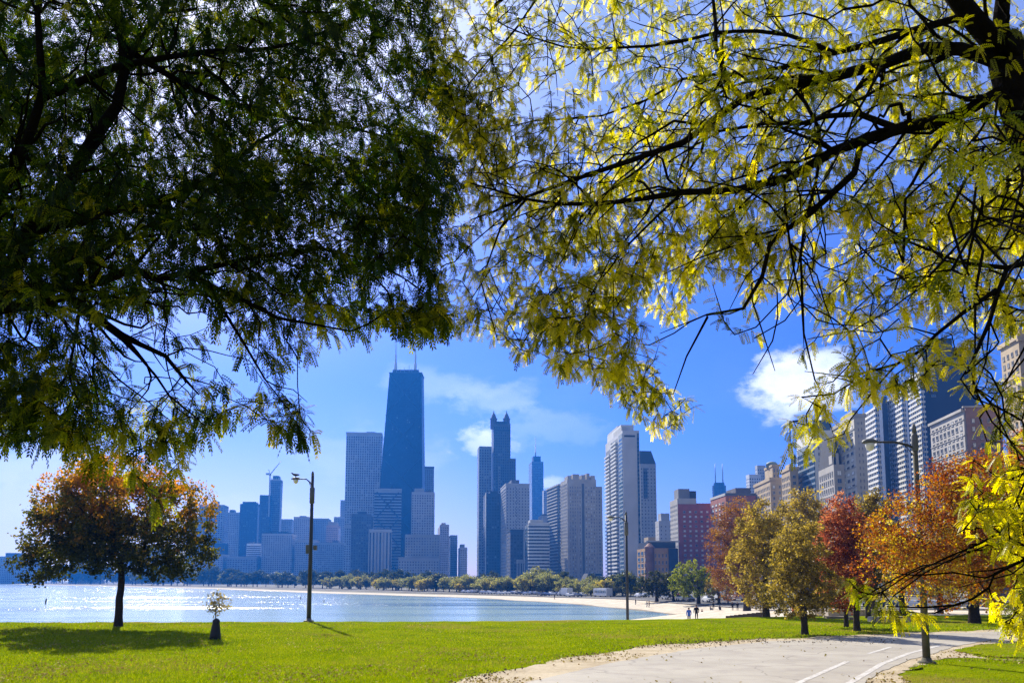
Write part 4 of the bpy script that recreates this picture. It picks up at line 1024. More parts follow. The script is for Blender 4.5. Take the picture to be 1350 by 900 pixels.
B=far('apartment_building','low front block with fins at the foot of the slab with the roof box',250,302,731,1370,W_STONE,4,3.4,.5,.5); parapet(B,CONC,1)
B=far('low_building','small pale striped block above the long low front block',325,347,716,1420,W_WHITE,30,3.4,.98,.55); on_roof(B,'penthouse',.1,.4,.2,.8,3,ROOF)
B=far('apartment_building','pale block with dark window rows directly behind the lamp post',389,421,712,1390,W_STONE,3.4,3.3,.55,.5); parapet(B,CONC,1)
B=far('apartment_building','narrow stone block with a stepped top right of the lamp post',430,449,692,1420,(.30,.22,.2),3.2,3.4,.5,.5); on_roof(B,'upper_storey',.1,.85,.1,.9,6,STONE)
B=far('apartment_building','darker front block low down between the lamp post and the dark blue tower',414,463,715,1340,W_GREY,3.2,3.3,.6,.5,lit=.35); on_roof(B,'penthouse',.55,.75,.2,.7,4,ROOF)
B=far('office_tower','pale stepped tower just left of the grid fronted slab',440,456,681,1650,W_STONE,3.4,3.6,.45,.5); block(B.root,'upper_tower',448.5,457,659,1660,None,.12,facade(W_STONE,(.03,.05,.08),3.4,3.6,.45,.5,.2))
# ---- the tall dark tapering tower and its neighbours ----
B=far('office_tower','grid fronted grey slab left of the great dark tapering tower',456,506,572,1330,(.34,.34,.33),3.6,3.9,.52,.62,glass=(.02,.03,.05),xc=503)
on_roof(B,'penthouse',.55,.80,.2,.7,5.5,ROOF); parapet(B,CONC,2.2,.5); slab(B,'belt',faces(B)[0],0,B.W,B.H-152,B.H-147,.5,CONC)
T0=Bld(); d=1300; p=[at(489.5,768,d),at(557.5,768,d)]; H=at(533,490,d).z
root=thing('tapering_tower','great dark tapering tower with two white antennas, tallest on the skyline','tower',((p[0].x+p[1].x)/2,d+25,-3.3))
mb=MB(); tl=at(512.5,490,d).x; tr=at(555,490,d).x; cx=root.location.x; o=root.location; zb=-3.3
bl,br=p[0].x,p[1].x; Db,Dt=52,34
bot=[(bl,d),(br,d),(br,d+Db),(bl,d+Db)]; top=[(tl,d+9),(tr,d+9),(tr,d+9+Dt),(tl,d+9+Dt)]
for i in range(4):
    a,b=bot[i],bot[(i+1)%4]; ta,tb=top[i],top[(i+1)%4]; L=math.hypot(b[0]-a[0],b[1]-a[1])
    mb.face([(a[0]-o.x,a[1]-o.y,zb-o.z),(b[0]-o.x,b[1]-o.y,zb-o.z),(tb[0]-o.x,tb[1]-o.y,H-o.z),(ta[0]-o.x,ta[1]-o.y,H-o.z)],[(0,-H),(L,-H),(L*.8,0),(L*.2,0)])
mb.face([(q[0]-o.x,q[1]-o.y,H-o.z) for q in top],[(-.001,-.001)]*4)
mb.build('wall',facade((.014,.018,.022),(.018,.028,.04),3.1,3.7,.6,.55,.03),root)
T0.root=root
mb=MB(); mb.box((tl-o.x-.8,8.2+d-o.y,H-o.z-.3),(tr-o.x+.8,d-o.y+9+Dt+.8,H-o.z+1.4)); mb.box((tl-o.x+4,d-o.y+14,H-o.z+1.3),(tr-o.x-6,d-o.y+9+Dt-5,H-o.z+7)); mb.build('crown',DARKM,root)
mb=MB()
for x,h in ((.12,5),(.2,8),(.33,4),(.45,7),(.6,10),(.68,6),(.9,5)): mb.tube([(tl+(tr-tl)*x-o.x,d+14-o.y,H-o.z+1),(tl+(tr-tl)*x-o.x,d+14-o.y,H-o.z+4+h)],.35,4)
mb.build('aerial',STEEL,root)
for ax in (521.5,547.5):
    q=at(ax,488,d+20); q2=at(ax,455,d+20); mb=MB(); h=q2.z-q.z
    mb.tube([(q.x-o.x,q.y-o.y,q.z-o.z-4),(q.x-o.x,q.y-o.y,q.z-o.z+h*.28)],2.4,8); mb.tube([(q.x-o.x,q.y-o.y,q.z-o.z+h*.28),(q.x-o.x,q.y-o.y,q.z-o.z+h*.62)],1.5,8); mb.tube([(q.x-o.x,q.y-o.y,q.z-o.z+h*.62),(q.x-o.x,q.y-o.y,q.z-o.z+h*1.3)],[.9,.35],6)
    mb.build('antenna',plain('antenna_white',(.62,.62,.64),.6,.3,0,.1),root)
def strut(x0,y0,x1,y1):
    a=at(x0,y0,d-.0); b_=at(x1,y1,d)
    def onface(q):
        t=(q.z-zb)/(H-zb); return Vector((q.x-o.x,d+9*t-.35-o.y,q.z-o.z))
    m_=MB(); m_.tube([onface(a),onface(b_)],.75,4); m_.build('brace',DARKM,root)
for k in range(4):
    y0=490+56*k; y1=y0+56
    L0=512.5+(489.5-512.5)*(y0-490)/278; L1=512.5+(489.5-512.5)*(y1-490)/278; R0=555+2.5*(y0-490)/278; R1=555+2.5*(y1-490)/278
    strut(L0,y0,R1,y1); strut(R0,y0,L1,y1)
    a,b_=at(L1,y1,d),at(R1,y1,d)
B=far('apartment_tower','grey blue tower peeping from behind the right edge of the dark tapering tower',553,572,616,1420,W_GREY,3.2,3.5,.5,.5); parapet(B,ROOF,2)
B=far('office_building','block with pale horizontal bands in front of the dark tapering tower',493,536,645,1180,(.26,.28,.30),60,4.2,.99,.6,lit=.0,glass=(.02,.03,.045)); parapet(B,CONC,1)
f=faces(B)[0]
for k in range(3):
    zt=B.H-4-k*38
    for (x0,x1) in ((.1,.9),(.9,.1)):
        a=f[0]+f[1]*B.W*x0+f[3]*.3; c=f[0]+f[1]*B.W*x1+f[3]*.3; m_=MB(); oo=B.root.location
        m_.tube([(a.x-oo.x,a.y-oo.y,zt-oo.z),(c.x-oo.x,c.y-oo.y,zt-36-oo.z)],.8,4); m_.build('brace',DARKM,B.root)
B=far('stone_tower','grey stone tower with rounded top at the right foot of the dark tapering tower',534,573,648,1120,W_STONE,3.3,3.4,.45,.5,lit=.3); on_roof(B,'upper_storey',.12,.55,.1,.8,5,STONE); on_roof(B,'penthouse',.6,.85,.1,.8,3,ROOF)
B=far('apartment_tower','dark blue tower dotted with white windows in front of the grid fronted slab',463,494,677,1080,(.07,.08,.10),3.2,3.3,.55,.5,lit=.42); on_roof(B,'penthouse',.3,.7,.2,.8,4,DARKM)
B=far('apartment_building','pale block with vertical piers beside the dark blue tower, in front',486,522,698,1060,W_STONE,4.2,60,.45,.97,lit=.1); slab(B,'cornice',faces(B)[0],0,B.W,B.H-3,B.H+.6,.6,CONC)
B=far('hotel_block','wide low stone hotel at the foot of the dark tapering tower',510,579,735,1000,W_STONE,3.2,3.3,.42,.45); B2=block(B.root,'upper_tower',521,580,704,1010,None,.12,facade(W_STONE,(.03,.05,.08),3.2,3.3,.42,.45,.2)); parapet(B,STONE,1)
B=far('apartment_tower','slim pale tower standing clear right of the stone hotel, tallest of three',577,592,691,1250,(.52,.46,.44),3.0,3.3,.45,.5); on_roof(B,'penthouse',.2,.7,.2,.8,4,STONE)
far('apartment_tower','slim blue tower, middle of the three right of the stone hotel',591,603,705,1300,(.3,.33,.36),3.0,3.3,.45,.5)
B=far('apartment_tower','small pale tower in the gap left of the twin turreted tower',604,616,721,1250,(.55,.5,.48),3.0,3.3,.4,.5); on_roof(B,'penthouse',.15,.7,.2,.8,5,STONE)
# ---- twin turret tower ----
m900=facade((.20,.21,.21),(.02,.035,.05),3.4,3.7,.5,.55,.15)
B=building('turreted_tower','dark tower crowned by two pointed corner turrets',616,660,614,1120,m900,xc=657,cat='tower')
m9d=facade((.10,.105,.10),(.015,.03,.045),3.0,3.7,.5,.55,.1)
b1=block(B.root,'wing',627,648,588,1125,None,.12,m900,depth=30); b2=block(B.root,'upper_tower',644.5,673,558,1122,None,.12,m9d,depth=29)
block(B.root,'shoulder',669,680,604,1124,None,.12,m9d,depth=26); block(B.root,'lower_storeys',655,681,655,1118,None,.12,m9d,depth=30)
slab(b2,'cornice',faces(b2)[0],0,b2.W,b2.H-10,b2.H-8,.8,DARKM)
for tx in (650.8,667.8):
    q=at(tx,558,1122+8); r=at(tx+4.3,558,1130).x-q.x; mb=MB(); hh=at(tx,541,1130).z-q.z; oo=B.root.location
    mb.lathe([(r,-8),(r,hh*.30),(r*1.12,hh*.30),(r*1.12,hh*.38),(r*.9,hh*.4),(r*.55,hh*.66),(r*.16,hh*.82),(.25,hh)],(q.x-oo.x,q.y-oo.y,q.z-oo.z),8,0,False)
    mb.build('turret',plain('turret_dark',(.10,.075,.085),.7,.3,0,.2,.1),B.root)
mb=MB(); p_=b2; on_roof(b2,'parapet',.2,.8,-.02,.2,3,DARKM)
B=far('apartment_tower','dark slab with one pale vertical edge in front of the twin turreted tower',637,661,650,930,W_DARK,3.0,3.3,.6,.55,xc=641,lit=.1); slab(B,'pier',faces(B)[1],B.D*.8,B.D,-3,B.H+1,.3,CONC); on_roof(B,'penthouse',.3,.8,.2,.8,3.5,DARKM)
B=building('apartment_tower','pale blank walled slab left of the spired tower, with a lower white wing',660,698,638,880,facade((.40,.40,.39),(.03,.05,.08),3.2,3.2,.3,.42,.1),xc=667); on_roof(B,'penthouse',.28,.62,.2,.8,6,ROOF); parapet(B,CONC,1)
windows(B,faces(B)[1],4,3.2,.5,.5,z1=B.H-3,gl=GLB); windows(B,faces(B)[0],5,3.2,.28,.45,u0=.36,u1=.56,ncol=2); finish(B)
B=building('apartment_building','dark block with a few lit rows in front of the blank walled slab',668,690,699,800,facade((.07,.075,.085),(.02,.03,.05),3,3.2,.5,.5,.3)); parapet(B,DARKM,1.2); block(B.root,'wing',680,691,737,790,None,.12,facade((.3,.3,.3),(.03,.05,.08),2.4,40,.5,.95,.1))
# spired tower
B=building('spired_tower','slim blue glass tower with a needle spire',697,716.5,608,1900,facade((.16,.20,.26),(.06,.10,.16),3.6,3.9,.8,.7,.05),cat='tower')
b2=block(B.root,'crown',700.5,713,601,1903,None,.12,DARKM,depth=24); mast(B,'spire',706,577,604,1915,1.6,.5,STEEL,3)
far('office_tower','narrow pale tower edge between the spired tower and the slanted balconied one',715,724,646,1500,(.35,.36,.38),3.2,3.5,.5,.5)
B=far('office_block','pale plain block peeping above the rounded white banded building',710,730,679,1000,(.36,.36,.35),3.4,3.5,.1,.1); on_roof(B,'penthouse',.1,.5,.1,.6,2,ROOF)
# rounded banded building
B=building('banded_building','rounded white building ringed by horizontal bands of windows',692,724,690,760,facade((.10,.13,.15),(.03,.06,.09),2.4,3.05,.8,.9,.2),phi=.10,xc=697); oo=B.root.location
for k in range(30):
    z=B.H-1.2-k*3.05; mb=MB(); P=[]
    for i in range(9):
        an=PI+ i/8*PI; cx_=B.W/2+ (B.W/2+.3)*math.cos(an); P.append(B.A+B.u*cx_+B.v*(-1.6+2.2*math.sin(an)*1.0+1.2))
    P+= [B.A+B.u*(B.W+.3)+B.v*4,B.A-B.u*.3+B.v*4]
    mb.prism([(p.x-oo.x,p.y-oo.y) for p in P],z-.75-oo.z,z+.75-oo.z); mb.build('spandrel',WHITEW,B.root)
on_roof(B,'penthouse',.1,.75,.15,.7,4,CONC); slab(B,'cornice',faces(B)[0],-.4,B.W+.4,B.H-.3,B.H+.9,2.6,WHITEW)
# slanted balconied tower
B=building('apartment_tower','balconied tower with a white edged slanting roof line, right of the rounded banded building',721,744,639,790,facade((.16,.19,.20),(.03,.05,.08),3,3.05,.7,.6,.2),xc=737,phi=.2)
slab(B,'roof_slab',faces(B)[0],-.5,B.W+.5,B.H-.4,B.H+1,1.2,CONC); slab(B,'roof_slab',faces(B)[1],-.5,B.D+.5,B.H-.4,B.H+1,1.2,CONC)
n=0
for j in range(48):
    z=B.H-3-j*3.05
    slab(B,'balcony',faces(B)[1],B.D*.08,B.D*.92,z-.6,z+.5,1.1,CONC); slab(B,'balcony',faces(B)[0],B.W*.1,B.W*.9,z-.6,z+.5,.8,CONC)
# textured stone tower
B=building('stone_tower','broad stone tower with a blocky crown, between the slant roofed and white balconied towers',739,786,631,740,plain('rough_stone',(.36,.335,.29),.85,.2,0,.2,.1,.3),xc=748,phi=.16)
windows(B,faces(B)[0],3.6,3.1,.36,.48,z1=B.H-6,u0=.06,u1=.48,gl=GL,blind=.2,ncol=5); windows(B,faces(B)[0],3.6,3.1,.36,.5,z1=B.H-6,u0=.60,u1=.97,blind=.45,ncol=4)
windows(B,faces(B)[1],4,3.1,.3,.5,z1=B.H-3); finish(B)
slab(B,'recess',faces(B)[0],B.W*.50,B.W*.585,-3,B.H-4,.12,plain('shade_painted_stone',(.10,.115,.12),.8,.2,0,.2,.1))  # flat strip, its dark stone colour stands in for a recess in shade
for x in (.10,.22,.34,.46): slab(B,'pier',faces(B)[0],B.W*x,B.W*x+.9,-3,B.H-30,.7,STONE)
for a,b_,h in ((.02,.14,3),(.2,.42,4.5),(.5,.62,4),(.68,.78,5.5),(.82,.97,3.5)): on_roof(B,'roof_block',a,b_,.02,.5,h,STONE)
block(B.root,'wing',781,794,641,744,None,.16,facade((.33,.31,.27),(.03,.05,.08),3,3.1,.3,.45,.2),depth=18)
# brown mansard house
B=building('mansard_building','low brown building with a steep mansard roof and dormers, left of the balconied tower foot',766,797,765,640,facade((.16,.13,.12),(.03,.04,.06),3,3.2,.4,.55,.2)); oo=B.root.location; mb=MB()
A,u,v,W,D=B.A,B.u,B.v,B.W,B.D
lo=[A-u*.5-v*.5,A+u*(W+.5)-v*.5,A+u*(W+.5)+v*(D+.5),A-u*.5+v*(D+.5)]; hi=[A+u*2+v*2,A+u*(W-2)+v*2,A+u*(W-2)+v*(D-2),A+u*2+v*(D-2)]
for i in range(4): mb.face([(lo[i].x-oo.x,lo[i].y-oo.y,B.H-oo.z+.01),(lo[(i+1)%4].x-oo.x,lo[(i+1)%4].y-oo.y,B.H-oo.z+.01),(hi[(i+1)%4].x-oo.x,hi[(i+1)%4].y-oo.y,B.H-oo.z+5.5),(hi[i].x-oo.x,hi[i].y-oo.y,B.H-oo.z+5.5)])
mb.face([(p.x-oo.x,p.y-oo.y,B.H-oo.z+5.5) for p in hi]); mb.build('roof',plain('slate',(.028,.03,.036),.8,.2,0,.2,.4),B.root)
for k in range(4): slab(B,'dormer',faces(B)[0],W*(.12+.22*k),W*(.12+.22*k)+2,B.H+.6,B.H+3.6,-.4,CONC,inn=3)
slab(B,'cornice',faces(B)[0],-.6,W+.6,B.H-1.0,B.H-.05,.7,STONE)
# ---- white balconied tower ----
B=building('balconied_tower','tall white tower with a stack of white balconies down its left edge',798.5,843,567,620,facade((.50,.50,.50),(.03,.05,.08),40,3.0,.02,.02,.05),xc=821,phi=.08)
fs=faces(B); side=fs[1]; front=fs[0]
slab(B,'glass_strip',side,B.D*.80,B.D*.985,-3,B.H-2,.25,facade((.25,.3,.33),(.03,.08,.13),2.0,3.0,.9,.66,.15))
slab(B,'glass_strip',front,B.W*.86,B.W*.985,-3,B.H-2,.25,facade((.12,.15,.17),(.02,.06,.10),1.8,3.0,.85,.66,.1))
on_roof(B,'penthouse',.02,.80,.1,.9,5.5,WHITEW); on_roof(B,'roof_rail',.05,.6,.3,.9,7.2,CONC); on_roof(B,'roof_block',.0,.3,.05,.5,3.5,CONC)
slab(B,'vent_row',front,B.W*.1,B.W*.75,B.H-5,B.H-3.6,.1,DARKM)
for j in range(38):
    z=B.H-6-j*3.0
    for x0,x1 in ((.03,.33),(.42,.72)):
        if j<2 and x0<.1: continue
        slab(B,'balcony',side,B.D*x0,B.D*x1,z-.9,z+.35,1.7,WHITEW)
slab(B,'balcony_gap_strip',side,B.D*.34,B.D*.41,-3,B.H-3,.3,plain('painted_shadow_gap',(.12,.14,.16),.7,.3,0,.1)); slab(B,'window_wall',side,B.D*.02,B.D*.335,-3,B.H-7,.08,facade((.2,.22,.24),(.02,.04,.06),2.0,3.0,.8,.7,.1)); slab(B,'window_wall',side,B.D*.415,B.D*.73,-3,B.H-3,.08,facade((.2,.22,.24),(.02,.04,.06),2.0,3.0,.8,.7,.1))  # strip between the balcony stacks has a gap's shadow put into its colour
# slanted crown tower behind
B=building('office_tower','bluish tower with a slanted dark crown right behind the white balconied tower',838,865,611,760,facade((.33,.35,.37),(.05,.08,.12),3.0,3.2,.3,.4,.1),xc=844); oo=B.root.location; mb=MB()
A,u,v,W,D=B.A,B.u,B.v,B.W,B.D; z0=B.H-oo.z; h=at(850,594,760).z-B.H
P=[A,A+u*W,A+u*W+v*D,A+v*D]; T=[A,A+u*W*.72,A+u*W*.72+v*D,A+v*D]
for i in range(4): mb.face([(P[i].x-oo.x,P[i].y-oo.y,z0+.01),(P[(i+1)%4].x-oo.x,P[(i+1)%4].y-oo.y,z0+.01),(T[(i+1)%4].x-oo.x,T[(i+1)%4].y-oo.y,z0+h),(T[i].x-oo.x,T[i].y-oo.y,z0+h)])
mb.face([(p.x-oo.x,p.y-oo.y,z0+h) for p in T]); mb.build('crown',facade((.06,.08,.10),(.02,.04,.06),2,3,.8,.8,.05),B.root)
slab(B,'glass_strip',faces(B)[0],W*.2,W*.45,B.H-32,B.H-4,.2,facade((.1,.12,.14),(.02,.05,.08),2,3,.8,.7,.1))
B=far('office_block','pale blank block in the gap between the slanted crown tower and the brick hotel',864,886,686,720,(.42,.42,.42),4,3.4,.2,.3); on_roof(B,'upper_storey',.2,.85,.1,.9,6.5,CONC)
B=far('low_building','low grey blue building under the slanted crown tower, left of the ochre one',842,872,727,600,(.3,.33,.36),2.6,3.4,.7,.7); on_roof(B,'penthouse',.2,.6,.2,.8,4,CONC); on_roof(B,'roof_block',.66,.9,.2,.8,7,ROOF)
# ochre corner building
B=building('ochre_building','low ochre brick building with a rounded corner bay and dark top storey',840,893,722,520,plain('ochre_brick',(.40,.25,.12),.85,.15,0,.15,.2,.2),xc=854,phi=.1)
fs=faces(B)
windows(B,fs[0],4.2,3.6,.42,.5,u0=.08,u1=.68,z1=B.H-2.5,blind=.1,ncol=5); windows(B,fs[1],3.5,3.6,.6,.6,z1=B.H-1,gl=GLB,ncol=3); finish(B)
slab(B,'dark_wing',fs[0],B.W*.70,B.W+.2,-3,B.H-.2,1.2,plain('dark_brick',(.035,.045,.07),.8,.2,0,.2,.3)); on_roof(B,'top_storey',.03,.97,.05,.9,4.0,DARKM); on_roof(B,'penthouse',.1,.35,.2,.6,7,TAN); slab(B,'roof_edge',fs[0],-1.2,B.W+1.2,B.H+3.8,B.H+4.6,1.6,CONC,inn=-.2)
slab(B,'belt',fs[0],0,B.W,5.6,6.6,1.6,DARKM)
q=B.A-B.root.location.xy; mb=MB(); mb.lathe([(2.8,-2),(2.8,B.H+3.3),(3.2,B.H+3.3),(3.2,B.H+4.2),(2.6,B.H+4.4),(1.2,B.H+6.0),(.1,B.H+6.4)],(q.x+1.2,q.y+.4,0),12); mb.build('corner_bay',plain('red_stone',(.30,.17,.12),.8,.2,0,.2,.2),B.root)
# brick hotel
B=building('brick_tower','dark red brick slab with white windows and grey roof house, right of ochre building',884,938,663,540,BRICK,xc=894,phi=.04)
fs=faces(B); windows(B,fs[0],4.6,2.95,.42,.42,u0=.10,u1=.96,z1=B.H-4,gl=GL,blind=.62,ncol=5,mull=0); finish(B)
slab(B,'pale_end_wall',fs[1],0,B.D,-3,B.H+3.0,.25,facade((.38,.36,.32),(.03,.04,.06),3.0,2.95,.45,.5,.2)); slab(B,'roof_edge',fs[0],0,B.W*.55,B.H-.5,B.H+3.2,.2,CONC,inn=12)
on_roof(B,'roof_house',.08,.42,.25,.8,10,plain('roof_house_grey',(.20,.20,.20),.8,.2,0,.1)); on_roof(B,'roof_house',.43,.62,.25,.8,8.6,DARKM)
# second brick block
B=building('brick_tower','brick block with a paler left wall and a stepped dark roof, behind the rust tree',937,997,652,500,plain('brown_brick',(.33,.13,.08),.85,.15,0,.18,.3,.2),xc=957,phi=.05)
fs=faces(B); windows(B,fs[1],4.4,3.0,.55,.45,z1=B.H-3,u0=.05,u1=.95,blind=.7,ncol=4,mull=0); windows(B,fs[0],4.4,3.0,.4,.42,z1=B.H-3,blind=.1,ncol=6,mull=0); finish(B)
slab(B,'parapet',fs[0],0,B.W,B.H-.4,B.H+1.1,.3,ROOF); slab(B,'parapet',fs[1],0,B.D,B.H-.4,B.H+1.1,.3,CONC); on_roof(B,'roof_house',.45,.95,.2,.8,5,ROOF)
# round tower with two antennas
c=at(948,640,1700); r=at(957,640,1700).x-c.x; root=thing('antenna_tower','far rounded blue tower top with two tall antennas above the brick blocks','tower',(c.x,c.y,-3.3)); mb=MB()
n=12; P=[(r*math.cos(2*PI*i/n),r*.8*math.sin(2*PI*i/n)) for i in range(n)]; mb.prism(P,0,c.z+3.3); mb.build('wall',facade((.06,.08,.10),(.03,.05,.08),3,3.8,.6,.6,.1),root)
mb=MB(); mb.prism([(x*.8,y*.8) for x,y in P],c.z+3.2,c.z+9); mb.build('crown',DARKM,root)
for ax in (943.3,953): 
    q=at(ax,636,1700); h=at(ax,611,1700).z-q.z; mb=MB(); mb.tube([(q.x-c.x,0,q.z+3.3),(q.x-c.x,0,q.z+3.3+h*.5),(q.x-c.x,0,q.z+3.3+h)],[1.3,1.0,.4],6); mb.build('antenna',STEEL,root)
# ---- right hand towers ----
B=far('office_tower','pale blue white stepped tower behind the tan ones, right of the brick block',984,1004,625,900,(.50,.52,.54),2.6,3.4,.4,.5); block(B.root,'upper_tower',996,1010,613,905,None,.12,facade((.5,.52,.54),(.05,.08,.12),2.6,3.4,.4,.5,.1))
B=building('tan_building','tan stone building topped by a domed square turret, above the rust tree',995,1033,632,470,TAN,xc=1016,phi=-.05)
fs=faces(B); windows(B,fs[0],3.6,3.2,.36,.5,z1=B.H-2.5,blind=.15); windows(B,fs[1],3.6,3.2,.36,.5,z1=B.H-2.5,blind=.15); finish(B,90); parapet(B,TAN,1.3,.5)
b2=block(B.root,'turret',1009,1028,614,474,1019,-.05,TAN); b2.wins=[]; windows(b2,faces(b2)[0],2.4,3.4,.4,.6,z0=B.H+.5,z1=b2.H-.6); finish(b2,10); parapet(b2,TAN,.9,.4)
q=b2.A+b2.u*b2.W/2+b2.v*b2.D/2-B.root.location.xy; mb=MB(); mb.lathe([(3.3,b2.H+3.3),(3.3,b2.H+5.2),(3.6,b2.H+5.3),(2.8,b2.H+6.3),(1.4,b2.H+7.0),(.2,b2.H+7.2)],(q.x,q.y,0),8); mb.build('dome',plain('copper_green',(.20,.26,.22),.7,.3,0,.2,.5),B.root)
B=building('tan_building','narrow tan stone building between the turret building and the white glass sided tower',1031,1053,618,440,TAN,xc=1042,phi=-.05)
fs=faces(B); windows(B,fs[0],3.4,3.2,.4,.5,z1=B.H-2.5,blind=.15); windows(B,fs[1],3.4,3.2,.4,.5,z1=B.H-2.5); finish(B); parapet(B,TAN,1.2,.5); on_roof(B,'roof_block',.1,.5,.1,.6,3,TAN)
B=building('white_tower','white walled tower with a dark glassy left face, left of the gothic gabled house',1051,1099,567,420,WHITEW,xc=1074,phi=-.05)
fs=faces(B); slab(B,'glass_wall',fs[1],B.D*.05,B.D*.99,-3,B.H-6,.3,facade((.16,.20,.25),(.015,.04,.08),3.4,3.0,.98,.66,.05))
windows(B,fs[0],3.2,3.0,.3,.45,u0=.1,u1=.35,blind=.1,ncol=1); finish(B); on_roof(B,'penthouse',.05,.95,.05,.95,5.6,plain('roof_glass',(.05,.10,.15),.3,.6,0,.2,.3)); on_roof(B,'roof_block',.55,.95,.1,.8,8,WHITEW)
# gothic gable house
B=building('gothic_building','grey stone building with a steep pointed gothic gable',1080,1114,612,360,STONE,xc=1100,phi=-.08)
fs=faces(B); windows(B,fs[0],3.2,3.3,.45,.6,z1=B.H-2,blind=.1); windows(B,fs[1],3.2,3.3,.4,.6,z1=B.H-2,blind=.1); finish(B); oo=B.root.location; A,u,v,W,D=B.A,B.u,B.v,B.W,B.D
mb=MB(); pk=at(1096,571,360).z-oo.z; z0=B.H-oo.z; a=[A,A+u*W*.75,A+u*W*.75+v*D,A+v*D]; r0=A+u*W*.375; r1=r0+v*D
L_=lambda p,z:(p.x-oo.x,p.y-oo.y,z)
mb.face([L_(a[0],z0+.02),L_(a[1],z0+.02),L_(r0+v*1.5,pk)]); mb.face([L_(a[1],z0+.02),L_(a[2],z0+.02),L_(r1-v*1.5,pk),L_(r0+v*1.5,pk)]); mb.face([L_(a[2],z0+.02),L_(a[3],z0+.02),L_(r1-v*1.5,pk)]); mb.face([L_(a[3],z0+.02),L_(a[0],z0+.02),L_(r0+v*1.5,pk),L_(r1-v*1.5,pk)])
mb.build('roof',plain('slate',(.028,.03,.036),.8,.2,0,.2,.4),B.root)
slab(B,'dormer',fs[0],W*.24,W*.5,B.H-1,B.H+5.0,.2,STONE,inn=2.5)
for x in (.02,.72,.95): on_roof(B,'chimney',x,x+.06,.1,.3,4.5,STONE)
# pale corner block
B=building('pale_tower','pale stone apartment block with bay windows on its left face, right of the gothic gable',1098,1142,549,400,plain('pale_stone',(.46,.43,.37),.8,.2,0,.12,.1,.15),xc=1127,phi=-.10)
fs=faces(B); windows(B,fs[1],3.8,3.1,.55,.5,z1=B.H-3,blind=.12,ncol=5); windows(B,fs[0],4,3.1,.22,.4,u0=.2,u1=.8,blind=.1,ncol=2); finish(B); parapet(B,STONE,1.4,.4); on_roof(B,'roof_block',.1,.6,.1,.6,4,STONE)
for j in range(9): slab(B,'belt',fs[1],0,B.D,B.H-6-j*9.3-.25,B.H-6-j*9.3+.25,.35,STONE)
# big white and blue banded tower: three bays, dark recesses, dark slab
MB_=facade((.05,.07,.10),(.03,.08,.16),2.2,2.9,.9,.8,.05)
root0=building('banded_tower','big white banded tower in three bays with a taller dark slab behind',1212,1288,459,478,plain('dark_slab',(.035,.05,.085),.6,.4,0,.15,.05),xc=1218,phi=-.12)
slabB=root0; WB=WHITEW
windows(slabB,faces(slabB)[0],5,2.9,.6,.4,u0=.10,u1=.24,z0=slabB.H-30,z1=slabB.H-4,gl=GLB,blind=.6,ncol=1); finish(slabB,20)
def bay(xl,xr,top,d,nf):
    b=block(slabB.root,'bay',xl,xr,top,d,xr-4,-.12,MB_); b.wins=[]
    f=[x for x in faces(b)]
    A,u,v=b.A,b.u,b.v
    for fi,face in enumerate(f):
        O,a,L,n,_=face
        for j in range(nf):
            z=b.H-.6-j*2.9
            if fi==1: slab(b,'spandrel',face,-.15,L+.15,z-.62,z+.62,.45,WB)
            else: slab(b,'spandrel',face,0.05,L+.1,z-.62,z+.62,.3,WB)
        k=max(2,round(L/2.9))
        for i in range(1,k): slab(b,'mullion',face,L*i/k-.16,L*i/k+.16,-3,b.H,.33,WB)
    return b
bay(1137,1160,536,455,31); bay(1166,1195,516,462,33); bay(1199,1219.5,489,470,36)
block(slabB.root,'recess',1158,1171,522,482,1164,-.12,plain('blue_recess',(.03,.055,.11),.5,.4,0,.2,.2)); block(slabB.root,'recess',1190,1206,500,494,1197,-.12,plain('blue_recess',(.03,.055,.11),.5,.4,0,.2,.2))
on_roof(slabB,'penthouse',.15,.6,.2,.8,6,DARKM)
# grey stone palazzo block
B=building('stone_building','grey stone apartment block in front of the dark slab, with a brown right wing',1228,1320,540,330,STONE,xc=1272,phi=-.10)
fs=faces(B); windows(B,fs[1],4.2,3.15,.5,.58,u0=.03,u1=.97,z1=B.H-2.2,blind=.10)
slab(B,'brown_wing',fs[0],.6,B.W+.1,-3,B.H+.7,.8,plain('brown_stone',(.24,.15,.11),.85,.2,0,.15,.2,.2)); windows(B,fs[0],3.6,3.15,.36,.5,u0=.12,u1=.98,z1=B.H-3,off=.85,ncol=4); finish(B)
slab(B,'cornice',fs[0],-.5,B.W+.2,B.H+.72,B.H+1.3,1.2,STONE); slab(B,'cornice',fs[1],-.3,B.D,B.H-.6,B.H+.5,.9,STONE); on_roof(B,'roof_house',.6,.95,.2,.8,3.4,ROOF)
for j in range(8): slab(B,'belt',fs[1],0,B.D,B.H-4-j*6.3-.15,B.H-4-j*6.3+.15,.3,STONE)
B=building('tan_tower','tan stone tower cut by the right edge of the picture, highest there',1322,1400,446,300,TAN,xc=1346,phi=-.1)
fs=faces(B); windows(B,fs[0],3.4,3.3,.34,.5,z1=B.H-3,blind=.1); windows(B,fs[1],3.4,3.3,.4,.5,z1=B.H-3); finish(B,60); parapet(B,TAN,1.2,.8); slab(B,'cornice',fs[0],-.8,B.W,B.H-1.2,B.H-.5,1.2,TAN); on_roof(B,'roof_block',.1,.3,.1,.6,4,TAN)
for xl,xr,top,d,lab in ((1000,1060,735,380,'low stone block hidden behind the rust and olive trees'),(1150,1240,700,420,'low stone block hidden behind the spreading red and yellow tree')):
    pass

